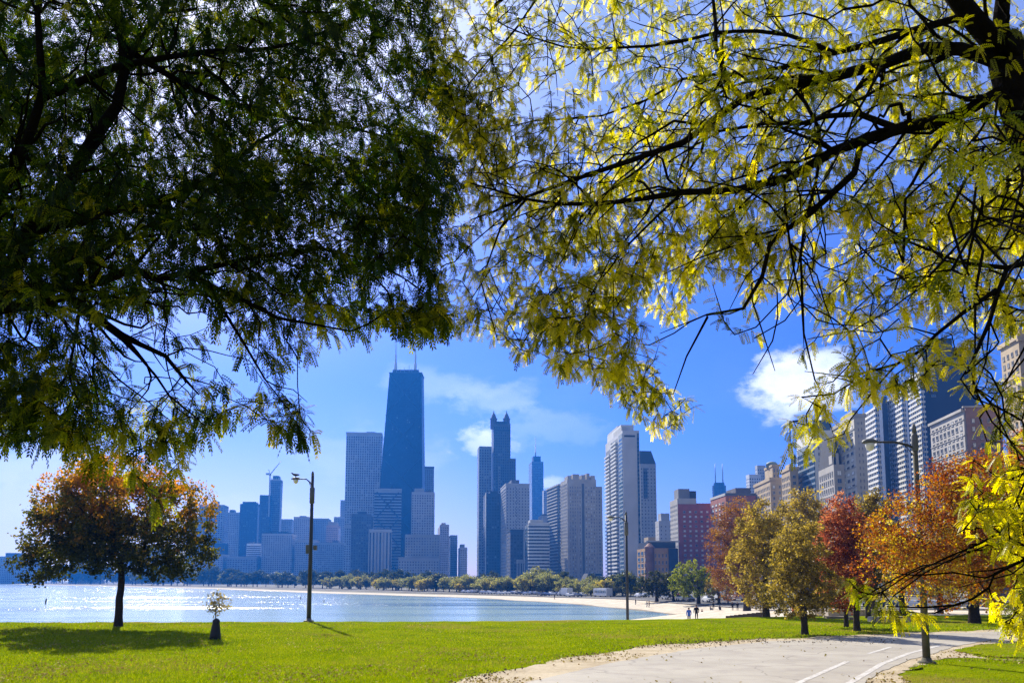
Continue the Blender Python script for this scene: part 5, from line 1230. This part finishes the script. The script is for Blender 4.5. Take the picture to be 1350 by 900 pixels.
# ------------------------------------------------------------------ street furniture
POLE_D=plain('pole_dark',(.035,.04,.05),.6,.4,.0,.2,3); POLE_C=plain('pole_concrete',(.095,.092,.066),.85,.2,0,.25,2.5,.4); BOWL=plain('lamp_bowl',(.72,.72,.66),.35,.5,0,.06,4)
BOXM=plain('box_metal',(.10,.11,.12),.6,.4,0,.2,4)
def lamp(label, base, m, ytop, ybase, reach_px, head_px, sleeve, polem, r0, r1, boxes, name='street_lamp'):
    """m: metres per photo pixel at the lamp"""
    H=(ybase-ytop)*m; L=thing(name,label,'street lamp',base,0,'street lamps along the lake path')
    mb=MB(); mb.tube([(0,0,-.1),(0,0,H*.5),(0,0,H)],[r0,(r0+r1)/2,r1],10 if polem is POLE_D else 8); mb.build('pole',polem,L)
    mb=MB(); mb.lathe([(r0*2.3,-.2),(r0*2.3,.05),(r0*2.0,.09),(r0*1.3,.10),(r0*1.15,.22)],(0,0,0),12); mb.build('footing',BOXM if polem is POLE_D else POLE_C,L)
    mb=MB(); mb.lathe([(r1*.95,0),(r1*1.0,.18),(r1*.4,.34),(.01,.36)],(0,0,H-.002),8); mb.build('pole_cap',BOXM,L)
    s0,s1=sleeve; mb=MB(); mb.lathe([(r1*1.15,0),(r1*(1.75 if polem is POLE_D else 1.4),.06),(r1*(1.75 if polem is POLE_D else 1.4),(s1-s0)*m-.06),(r1*1.15,(s1-s0)*m)],(0,0,H-(s1-ytop)*m),10); mb.build('ballast_sleeve',BOXM,L)
    rz=(ytop-ytop)+0; a0=H-(head_px[2])*m; ex=-reach_px*m; ez=H-head_px[0]*m
    pts=[(0,0,a0),(ex*.16,0,a0+(ez-a0)*.55),(ex*.42,0,a0+(ez-a0)*.98),(ex*.8,0,ez)]
    mb=MB(); mb.tube(pts,[.05,.05,.045,.04],6); mb.tube([(0,0,a0-.35),(ex*.22,0,a0+(ez-a0)*.55)],.02,4); mb.build('arm',polem if polem is POLE_D else POLE_D,L)
    w=head_px[1]*m; hd=MB(); x0=ex*.80
    sec=[(0,.06,.05),(.15,.13,.10),(.4,.2,.15),(.75,.19,.13),(1,.08,.06)]; V=[];S_=8
    for t,ry,rzz in sec:
        for k in range(S_):
            an=2*PI*k/S_; V.append((x0-t*w,ry*math.cos(an),ez+max(-.04,rzz*math.sin(an))))
    hd.raw(V,[(i*S_+k,i*S_+(k+1)%S_,(i+1)*S_+(k+1)%S_,(i+1)*S_+k) for i in range(len(sec)-1) for k in range(S_)]+[tuple(range(S_)),tuple(range((len(sec)-1)*S_,len(sec)*S_))],0,True)
    head=hd.build('lamp_head',BOXM,L)
    bw=MB(); bw.lathe([(w*.30,-.02),(w*.29,-.12),(w*.22,-.24),(w*.09,-.31),(.01,-.32)],(x0-w*.52,0,ez-.03),12); bw.build('lamp_bowl',BOWL,head)
    for (dx,dy,bw_,bh,bd,nm) in boxes:
        mb=MB(); z=H-(dy-ytop)*m; mb.box((dx*m-bw_/2,-bd/2,z-bh/2),(dx*m+bw_/2,bd/2,z+bh/2)); 
        if abs(dx)*m>r0: mb.box((min(0,dx*m),-.03,z-.03),(max(0,dx*m),.03,z+.03))
        mb.build(nm,BOXM,L)
    return L,H,ex,ez,w,x0
b=hit_lawn(407,818.5); m=b.y/F
L1=lamp('dark lamp post with a gull on its head, standing left at the lawn edge',b,m,628,818.5,20,(4,12,14),(643,665),POLE_D,3.0*m,1.9*m,[(-3.5,725,.28,.62,.24,'control_box'),(6,723,.22,.34,.28,'camera_box')])
gx=b.x+L1[5]-L1[4]*.55; gz=b.z+L1[3]+.13; gy=b.y
b2=hit_lawn(1222,874); m=b2.y/F
lamp('thick concrete lamp post with a white bowl lamp, rising through the right hand trees',b2,m,571,874,62,(13,20,22),(573,596),POLE_C,4.9*m,3.1*m,[])
b3=hit_land(827,818); b3=at(827.5,818.5,78); b3.z=land_z(b3.x,b3.y); m=b3.y/F; yb=proj(b3)[1]
lamp('thin dark lamp post in the centre, beside the white balconied tower',b3,m,681,yb,19,(3,10,10),(690,708),POLE_D,2.1*m,1.5*m,[])
# far lamps by the road
for px,d in ((1010,196),(879,240),(660,430)):
    p=at(px,790,d); z=land_z(p.x,p.y); m=d/F; 
# gull
GULL=plain('gull_grey',(.08,.08,.085),.8,.2,0,.3,8)
def skin_body(name, verts, edges, rad, mats, sub=1, assign=None, root=0):
    me=bpy.data.meshes.new(name+'_tmp'); me.from_pydata(verts,edges,[]); o=bpy.data.objects.new(name+'_tmp',me); COL.objects.link(o)
    md=o.modifiers.new('s','SKIN'); md.use_smooth_shade=True
    for i,r in enumerate(rad):
        sv=me.skin_vertices[0].data[i]; sv.radius=(r,r) if not isinstance(r,tuple) else r; sv.use_root=(i==root)
    if sub: ms=o.modifiers.new('u','SUBSURF'); ms.levels=sub; ms.render_levels=sub
    bpy.context.view_layer.update(); dg=bpy.context.evaluated_depsgraph_get()
    out=bpy.data.meshes.new_from_object(o.evaluated_get(dg)); bpy.data.objects.remove(o,do_unlink=True); bpy.data.meshes.remove(me)
    out.name=name; out.materials.clear()
    for m_ in mats: out.materials.append(m_)
    if assign:
        for p in out.polygons: p.material_index=assign(p.center)
    return out
gm=skin_body('gull',[(0,0,.14),(-.10,0,.16),(-.17,0,.21),(-.20,0,.245),(-.26,0,.24),(.12,0,.15),(.22,0,.16),(0,.03,.08),(0,.03,0),(0,-.03,.08),(0,-.03,0)],[(0,1),(1,2),(2,3),(3,4),(0,5),(5,6),(0,7),(7,8),(0,9),(9,10)],[.075,.065,.042,.04,.012,.055,.015,.014,.01,.014,.01],[GULL],1)
go=bpy.data.objects.new('gull',gm); link(go); go.location=(gx,gy,gz-.03); go.scale=(1.35,1.35,1.35); tag(go,'small dark gull perched on the head of the left lamp post','bird')
for px,py,lab in ((60,793,'dark mooring post standing in the water left of the maple trunk'),(427,791,'tiny dark mooring post in the water right of the left lamp post'),(396,787,'tiny dark mooring post in the water just left of the left lamp post')):
    r=ray(px,py+2.5); t=(WATER_Z-EYE)/r[2]; p=Vector((r[0]*t,r[1]*t,WATER_Z)); m=p.y/F; h=(7 if px<100 else 4)*m
    mb=MB(); mb.tube([(0,0,-1),(0,0,h*.5),(h*.1,0,h*.72),(h*.16,0,h)],[h*.12,h*.13,h*.15,h*.06],7); o=mb.build('mooring_post',POLE_D,None,p); tag(o,lab,'post','posts in the lake')
# concrete seating blocks on the right, low walls
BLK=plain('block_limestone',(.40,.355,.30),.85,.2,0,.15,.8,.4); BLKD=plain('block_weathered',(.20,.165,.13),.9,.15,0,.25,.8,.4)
def cblock(label,x0,x1,yt,yb,d=None,mat=BLK,depth=1.2,group='stone seating blocks'):
    p=hit_land((x0+x1)/2,yb) if d is None else at((x0+x1)/2,yb,d); m=p.y/F; w=(x1-x0)*m; h=(yb-yt)*m
    mb=MB(); bm=bmesh.new(); bmesh.ops.create_cube(bm,size=1)
    for v in bm.verts: v.co=Vector((v.co.x*w,v.co.y*depth,(v.co.z+.5)*(h+.4)-.4))
    bmesh.ops.bevel(bm,geom=bm.edges[:],offset=.05,segments=2,affect='EDGES')
    me=bpy.data.meshes.new('stone_block'); bm.to_mesh(me); bm.free(); me.materials.append(mat)
    o=bpy.data.objects.new('stone_block',me); link(o); o.location=p; o.rotation_euler=(0,0,random.uniform(-.04,.04)); tag(o,label,'stone block',group)
cblock('tall pale stone block left of centre in the seating group, before the parked cars',1072,1093,802,809)
cblock('long pale stone step between the two red tree trunks',1089,1150,803,811,mat=BLK)
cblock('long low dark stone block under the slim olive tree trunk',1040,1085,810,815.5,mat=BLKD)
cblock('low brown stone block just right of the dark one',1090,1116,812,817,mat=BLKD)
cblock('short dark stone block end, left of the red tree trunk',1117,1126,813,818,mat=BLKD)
cblock('long pale stone block right of the red tree, nearest the lawn',1148,1196,812.5,820,mat=BLK)
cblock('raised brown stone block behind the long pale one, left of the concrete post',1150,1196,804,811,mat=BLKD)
mb=MB(); a=hit_land(958,814); c=hit_land(1004,809); n_=(c-a).normalized(); s_=Vector((-n_.y,n_.x,0))*.15
for i in range(8):
    p=a.lerp(c,i/8); q=a.lerp(c,(i+1)/8); mb.prism([((p-s_).x,(p-s_).y),((q-s_).x,(q-s_).y),((q+s_).x,(q+s_).y),((p+s_).x,(p+s_).y)],min(p.z,q.z)-.4,max(p.z,q.z)+.16)
tag(mb.build('low_wall',plain('kerb_dark',(.05,.042,.035),.9,.1,0,.3,.8)),'low dark kerb wall between the pale beach and the lawn, under the rust tree','wall')
# bins
p=hit_land(1054,806); bn=thing('waste_drum','blue waste drum behind the slim olive trunk, by the plaza','waste bin',p,0,'waste drums'); mb=MB(); mb.lathe([(.34,0),(.36,.05),(.36,.45),(.385,.48),(.36,.51),(.36,1.0),(.39,1.02),(.39,1.08)],(0,0,0),14); mb.build('drum',plain('drum_blue',(.02,.06,.30),.5,.4,0,.1,4),bn); mb=MB(); mb.lathe([(.40,1.08),(.41,1.14),(.2,1.2),(.02,1.21)],(0,0,0),14); mb.build('lid',DARKM,bn)
p=hit_land(1048,806); bn=thing('waste_drum','orange waste drum left of the blue one','waste bin',p,0,'waste drums'); mb=MB(); mb.lathe([(.34,0),(.36,.05),(.36,.45),(.385,.48),(.36,.51),(.36,1.0),(.39,1.02),(.39,1.08)],(0,0,0),14); mb.build('drum',plain('drum_orange',(.55,.13,.03),.5,.4,0,.1,4),bn); mb=MB(); mb.lathe([(.40,1.08),(.41,1.14),(.2,1.2),(.02,1.21)],(0,0,0),14); mb.build('lid',DARKM,bn)

# ------------------------------------------------------------------ vehicles on the shore road
def car_proto(paint):
    c=bpy.data.objects.new('parked_car',None); link(c)
    mb=MB(); pr=[(-2.2,.35),(-2.25,.75),(-2.0,.95),(-1.45,1.0),(-.85,1.42),(.75,1.46),(1.45,1.02),(2.1,.9),(2.25,.7),(2.25,.35)]
    def extr(mb,pr,w,top=None):
        n=len(pr); V=[]
        for sg in (-1,1):
            for x,z in pr: k=w-(.16 if z>1.1 else 0); V.append((x,sg*k,z))
        mb.raw(V,[tuple(range(n)),tuple(range(2*n-1,n-1,-1))]+[(i,i+n,(i+1)%n+n,(i+1)%n) for i in range(n)])
    extr(mb,pr,.88); mb.build('body',paint,c)
    mb=MB(); mb.raw([(-1.25,-.83,1.02),(1.25,-.83,1.02),(.68,-.735,1.40),(-.78,-.735,1.36),(-1.25,.83,1.02),(1.25,.83,1.02),(.68,.735,1.40),(-.78,.735,1.36)],[(0,1,2,3),(4,7,6,5)]); 
    mb.raw([(1.47,-.7,1.03),(1.47,.7,1.03),(.83,.66,1.42),(.83,-.66,1.42)],[(0,1,2,3)]); mb.raw([(-1.48,-.7,1.02),(-.93,-.66,1.38),(-.93,.66,1.38),(-1.48,.7,1.02)],[(0,1,2,3)]); mb.build('windows',GL,c).name='window'
    for x in (-1.4,1.4):
        for y in (-.8,.8):
            mb=MB(); mb.lathe([(.22,-.1),(.33,-.1),(.33,.1),(.22,.1)],(0,0,0),12); mb.v=[(a,c_,b_) for a,b_,c_ in mb.v]; w=mb.build('wheel',plain('tyre',(.015,.015,.016),.8,.2,0,.1),c); w.location=(x,y,.33)
    return c
PAINT=[plain('paint_white',(.75,.75,.75),.3,.5,0,.03),plain('paint_silver',(.38,.40,.42),.3,.6,.3,.03),plain('paint_dark',(.03,.035,.045),.3,.6,0,.03),plain('paint_blue',(.06,.12,.30),.3,.6,0,.03),plain('paint_red',(.35,.03,.03),.3,.6,0,.03)]
CL=['small white car on the road behind the beach','small silver car on the road behind the beach','small dark car on the road behind the beach','small blue car on the road behind the beach','small red car on the road behind the beach']
protos=[car_proto(p) for p in PAINT]; used=[False]*5
random.seed(12)
def put_on_road(o, px, side):
    best=min(((abs(proj((p.x+n.x*side,p.y+n.y*side,-2.4))[0]-px),i) for i,(p,n) in enumerate(zip(RP,RN)) if p.y>118),key=lambda t:t[0]); i=best[1]
    # fine position
    p=RP[i]+RN[i]*side; t=(RP[min(i+1,len(RP)-1)]-RP[i-1]).normalized()
    bestq=None
    for k in range(-30,31):
        q=p+t*k*.5; e=abs(proj((q.x,q.y,-2.4))[0]-px)
        if bestq is None or e<bestq[0]: bestq=(e,q)
    q=bestq[1]; o.location=(q.x,q.y,land_z(q.x,q.y)+.14); o.rotation_euler=(0,0,math.atan2(t.y,t.x)+(0 if side>0 else PI))
cars=[(843,5,0),(850,6.5,1),(889,5.5,0),(899,3,4),(893,-4,0),(866,5,2),(879,-4,1),(908,-5,2),(905,5,0),(934,-4,0),(1000,4,0),(1012,-3,1),(1036,4,2),(1064,5,0),(1046,-4,3),(1085,4,2),(1098,5,0),(1118,5,1),(1136,4,0),(1172,5,2),(1205,4,0),(1232,5,0),(1248,-4,1),(1266,5,0),(1300,4,3),(1320,5,0)]
x=612
while x<770: cars.append((x,random.choice((-6,-3,3,6)),random.choice((0,0,0,1,1,2,3)))); x+=random.uniform(3.2,8.5)
for px,side,k in cars:
    o=protos[k] if not used[k] else copy_tree(protos[k]); used[k]=True
    tag(o,CL[k],'car','cars on the shore road'); put_on_road(o,px,side)
def truck(name,label,px,side,L,Hh,cabL,windows_,cat):
    c=thing(name,label,cat,(0,0,0),0,'large vehicles on the shore road'); mb=MB(); mb.box((-L/2,-1.25,.5),(L/2-cabL-.1 if cabL else L/2,1.25,Hh)); mb.build('body',PAINT[0],c)
    if cabL:
        mb=MB(); x0=L/2-cabL; V=[(x0,-1.15,.45),(L/2,-1.15,.45),(L/2,-1.15,1.3),(L/2-.55,-1.1,2.3),(x0,-1.1,2.4)]; V+= [(a,-b_,d_) for a,b_,d_ in V]
        mb.raw(V,[(0,1,2,3,4),(9,8,7,6,5)]+[(i,i+5,(i+1)%5+5,(i+1)%5) for i in range(5)]); mb.build('cab',PAINT[1],c)
        mb=MB(); mb.raw([(L/2+.01,-1,1.35),(L/2+.01,1,1.35),(L/2-.5,.95,2.22),(L/2-.5,-.95,2.22)],[(0,1,2,3)]); mb.build('windscreen',GL,c)
    for k in range(windows_):
        a=-L/2+.6+k*(L-1.2)/windows_
        for sg in (-1,1):
            mb=MB(); mb.box((a,sg*1.26-.02,1.5),(a+(L-1.2)/windows_-.25,sg*1.26+.02,2.4)); mb.build('window',GL,c)
    for x in (-L/2+1.2,L/2-1.2):
        for y in (-1.1,1.1):
            mb=MB(); mb.lathe([(.3,-.14),(.46,-.14),(.46,.14),(.3,.14)],(0,0,0),12); mb.v=[(a,c_,b_) for a,b_,c_ in mb.v]; w=mb.build('wheel',plain('tyre',(.015,.015,.016),.8,.2,0,.1),c); w.location=(x,y,.46)
    put_on_road(c,px,side)
truck('bus','white bus on the shore road left of the central lamp post',795,5,11,3.2,0,7,'bus')
truck('box_truck','white box truck on the road right of the bright green tree',944,4,8,3.3,2,0,'truck')
truck('camper_van','white camper van right of the box truck, behind the beach walkers',968,4.5,7,3.0,1.6,3,'van')
truck('box_truck','small white box truck far along the road, left of the mansard building',746,3,8,3.2,2,0,'truck')

# ------------------------------------------------------------------ people on the beach
SKINM=plain('skin',(.36,.21,.15),.6,.3,0,.08); HAIRM=plain('hair',(.03,.022,.018),.7,.3,0,.2)
CLOTH={}
def cloth(n,c): 
    if n not in CLOTH: CLOTH[n]=plain('cloth_'+n,c,.85,.15,0,.15,6)
    return CLOTH[n]
BLUEJ=cloth('blue',(.05,.13,.50)); BLACKJ=cloth('black',(.010,.010,.013)); DENIM=cloth('denim',(.025,.04,.09)); GREYT=cloth('grey',(.05,.05,.06)); BROWNJ=cloth('brown',(.22,.09,.05)); WHITEJ=cloth('pale',(.5,.48,.45)); REDJ=cloth('red',(.35,.05,.04))
def person(label, px, py, h_px, coat, legs, walk=.0, seated=False, rz=0.0, d=None, bulk=1.0):
    p=hit_land(px,py) if d is None else at(px,py,d)
    if d is not None: p.z=land_z(p.x,p.y)
    m=p.y/F; H=1.72
    w=walk; sh=.20*bulk
    if not seated:
        V=[(0,0,.93),(0,0,1.14),(0,0,1.38),(0,.0,1.50),(0,-.01,1.60),(0,-.01,1.69),
           (.10,0,.88),(.11,-.16*w,.48),(.11,-.04*w+.14*w,.07),(.12,-.13+.14*w,.03),
           (-.10,0,.88),(-.11,.10*w-.05*w,.48),(-.11,.26*w,.09),(-.12,.26*w-.13,.04),
           (sh,0,1.40),(sh+.06,.08*w,1.13),(sh+.05,-.10-.06*w,.90),(-sh,0,1.40),(-sh-.06,-.08*w,1.13),(-sh-.05,-.12-.08*w,.92),(sh+.045,-.14-.06*w,.82),(-sh-.045,-.16-.08*w,.84)]
        E=[(0,1),(1,2),(2,3),(3,4),(4,5),(0,6),(6,7),(7,8),(8,9),(0,10),(10,11),(11,12),(12,13),(2,14),(14,15),(15,16),(2,17),(17,18),(18,19),(16,20),(19,21)]
        b=bulk
        Rr=[(.165*b,.12*b),(.155*b,.115*b),(.18*b,.12*b),.06,.095,.075,.10,.068,.05,.045,.10,.068,.05,.045,.075,.058,.045,.075,.058,.045,.04,.04]
        asg=lambda c:(2 if c.z>1.48 or (abs(c.x)>.19 and c.z<.89) else 0 if c.z>.80 else 1 if c.z>.07 else 3)
        head=1.64; hy=-.01
    else:
        V=[(0,0,.14),(0,.02,.36),(0,0,.62),(0,-.02,.74),(0,-.04,.84),(0,-.04,.93),(.1,-.05,.14),(.13,-.42,.40),(.13,-.55,.05),(.13,-.68,.04),(-.1,-.05,.14),(-.13,-.42,.38),(-.13,-.55,.05),(-.13,-.68,.04),(.2,0,.63),(.24,-.12,.40),(.16,-.36,.42),(-.2,0,.63),(-.24,-.12,.40),(-.16,-.36,.42)]
        E=[(0,1),(1,2),(2,3),(3,4),(4,5),(0,6),(6,7),(7,8),(8,9),(0,10),(10,11),(11,12),(12,13),(2,14),(14,15),(15,16),(2,17),(17,18),(18,19)]
        Rr=[(.16,.14),.15,.17,.06,.095,.075,.10,.07,.05,.045,.10,.07,.05,.045,.075,.058,.045,.075,.058,.045]
        asg=lambda c:(2 if c.z>.73 else 1 if c.y<-.1 and abs(c.x)<.22 or c.z<.16 else 0); head=.88; hy=-.04
    me=skin_body('person',V,E,Rr,[coat,legs,SKINM,GREYT],1,asg)
    o=bpy.data.objects.new('person',me); link(o); o.location=p; o.rotation_euler=(0,0,rz); s=1.0; tag(o,label,'person')
    mb=MB(); mb.lathe([(.098,-.02),(.112,.03),(.10,.08),(.06,.115),(.01,.125)],(0,hy+.018,head),10); mb.build('hair',HAIRM,o)
    return o
person('person in a blue jacket and dark trousers standing at the lawn edge, seen from behind',908.5,820,18,BLUEJ,DENIM,.1,False,PI,97)
person('person in a black coat beside the one in the blue jacket',918.5,820,18,BLACKJ,GREYT,.2,False,PI,98,1.12)
person('person in brown sitting on the sand just right of the black coated one',925.5,809,9,BROWNJ,DENIM,0,True,.6)
person('dark figure alone near the truck, taller in front of the camper van',940.5,803.5,12,BLACKJ,GREYT,.6,False,.5)
person('person in black, left of the close pair on the sand',966,804.5,13,BLACKJ,GREYT,.3,False,2.6,None,1.15)
person('person in black, right of the close pair on the sand',972.5,804.5,13,BLACKJ,GREYT,.5,False,2.9,None,1.1)
person('dark figure sitting on the sand between the walker and the close pair',949,804,6,GREYT,GREYT,0,True,0)
person('pale figure crouching low on the sand near the close pair',936.5,804,5,WHITEJ,DENIM,0,True,.8)
person('dark figure walking in front of the olive gold tree trunk',1003,807,12,GREYT,DENIM,.5,False,1.2)
person('dark figure standing on the plaza left of the orange drum',1033,803,11,GREYT,DENIM,.3,False,2.0)
person('left of two small walkers far down the beach by the central lamp post',853,800,6,GREYT,DENIM,.5,False,1.5)
person('right of two small walkers far down the beach by the central lamp post',855.8,800,6,BROWNJ,DENIM,.4,False,1.2)
person('lone tiny walker on the sand right above the lake tip',838,797,5,GREYT,DENIM,.4,False,1.0)
person('tiny figure on the far beach below the mansard building',731,789.5,6,BLACKJ,GREYT,.4,False,1.0)
person('person in red sitting on the plaza edge left of the olive gold tree trunk',985,806,6,REDJ,DENIM,0,True,-.5)
person('small dark figure by the road behind the bright green tree',960,798,8,GREYT,DENIM,.3,False,.4)
# ------------------------------------------------------------------ grass blades, fallen leaves (nobody could count them)
from mathutils import noise as nz
RNG=np.random.default_rng(9); random.seed(9)
RIGHTP=[(p.x,p.y) for p in dirt]; 
def in_xy(x,y,P):
    c=False;j=len(P)-1
    for i in range(len(P)):
        if (P[i][1]>y)!=(P[j][1]>y) and x<(P[j][0]-P[i][0])*(y-P[i][1])/(P[j][1]-P[i][1])+P[i][0]: c=not c
        j=i
    return c
pos=[];
DP=[(hit_lawn(*p).x,hit_lawn(*p).y) for p in LV+[(1700,832),(1480,841),(1350,845),(1300,849),(1256,857),(1290,866)]+RV[2:]]
while len(pos)<75000:
    px=random.uniform(-40,1390); py=820+ (905-820)*random.random()**.9
    if py<edge_y(px)+.3: continue
    p=hit_lawn(px,py)
    if in_xy(p.x,p.y,DP): continue
    pos.append((p.x,p.y,p.z))
pos=np.array(pos); n=len(pos); dd=np.linalg.norm(pos[:,:2],axis=1); ang=RNG.uniform(0,6.28,n); h=RNG.uniform(.04,.10,n); w=RNG.uniform(.010,.022,n)*dd/30
a=np.stack([np.cos(ang)*w,np.sin(ang)*w,np.zeros(n)],1); tip=RNG.normal(0,.03,(n,3)); tip[:,2]=h
V=np.stack([pos-a-[0,0,.01],pos+a-[0,0,.01],pos+tip],1).reshape(-1,3)
BLADE=leaf_mat('grass_blade',[(0,(.07,.11,.002)),(.5,(.155,.21,.003)),(.85,(.26,.285,.006)),(1,(.32,.27,.05))],.5,1.6,0.0)
o=bpy.data.objects.new('grass',np_mesh('grass',V,3,np.clip(RNG.normal(.5,.22,n),0,1),BLADE)); link(o); tag(o,'short bright green grass blades over the sunlit lawn','grass',kind='stuff')
pos=[]
while len(pos)<7500:
    px=random.uniform(-40,1390); py=817+(903-817)*random.random()
    if py<edge_y(px)+.3: continue
    p=hit_lawn(px,py); v=nz.noise(Vector((p.x*.22,p.y*.22,0))); v2=nz.noise(Vector((p.x*.9,p.y*.9,3)))
    on=in_xy(p.x,p.y,DP); onp=in_xy(p.x,p.y,[(q.x,q.y) for q in path])
    if onp and random.random()>.05: continue
    if v+.5*v2<random.uniform(-.15,.5): continue
    pos.append((p.x,p.y,p.z+(.06 if on else .035)))
pos=np.array(pos); n=len(pos); d_=rand_dirs(n,0); d_[:,2]*=.25; V=leaf_quads(pos,d_,RNG.uniform(.05,.12,n),.7)
FALL=leaf_mat('fallen_leaf',[(0,(.10,.06,.03)),(.4,(.28,.20,.08)),(.7,(.36,.30,.09)),(1,(.50,.44,.22))],.2,1.2,0.0)
o=bpy.data.objects.new('fallen_leaves',np_mesh('fallen_leaves',V,4,np.clip(RNG.normal(.55,.25,n),0,1),FALL)); link(o); tag(o,'pale yellow fallen leaves scattered over lawn and path edges','fallen leaves',kind='stuff')
# brown litter and turned soil; dark colour also paints the shadow line of the grass edge
pos=[]
EDG=[hit_lawn(*p) for p in LV[1:-1]]
for a,c in zip(EDG[:-1],EDG[1:]):
    L=(c-a).length
    for k in range(int(L*26)):
        t=random.random(); p=a.lerp(c,t); q=p+Vector((random.gauss(0,.25),random.gauss(0,.35),0))
        if nz.noise(Vector((q.x*.35,q.y*.35,7)))<random.uniform(-.4,.25): continue
        pos.append((q.x,q.y,lawn_z(q.x,q.y)+.05))
for x_ in range(420):
    px=random.uniform(860,1010); py=random.gauss(848,3) if px<960 else random.gauss(845,1.5); q=hit_lawn(px,py); pos.append((q.x,q.y,q.z+.06))
for x_ in range(160):
    px=random.uniform(1010,1180); py=random.gauss(846,2.0); q=hit_lawn(px,py); pos.append((q.x,q.y,q.z+.06))
pos=np.array(pos); n=len(pos); d_=rand_dirs(n,.3); d_[:,2]*=.4; V=leaf_quads(pos,d_,RNG.uniform(.04,.12,n),.7)
LIT=leaf_mat('litter_and_shadow_line',[(0,(.03,.022,.012)),(.5,(.10,.07,.035)),(1,(.24,.17,.08))],.15,1.2)
o=bpy.data.objects.new('litter_and_shadow_line',np_mesh('litter_and_shadow_line',V,4,np.clip(RNG.normal(.45,.25,n),0,1),LIT)); link(o); tag(o,'brown leaf litter and soil along the grass edge, its shadow line painted in','leaf litter',kind='stuff')
print('objects',len(bpy.data.objects),'faces',sum(len(m_.polygons) for m_ in bpy.data.meshes))
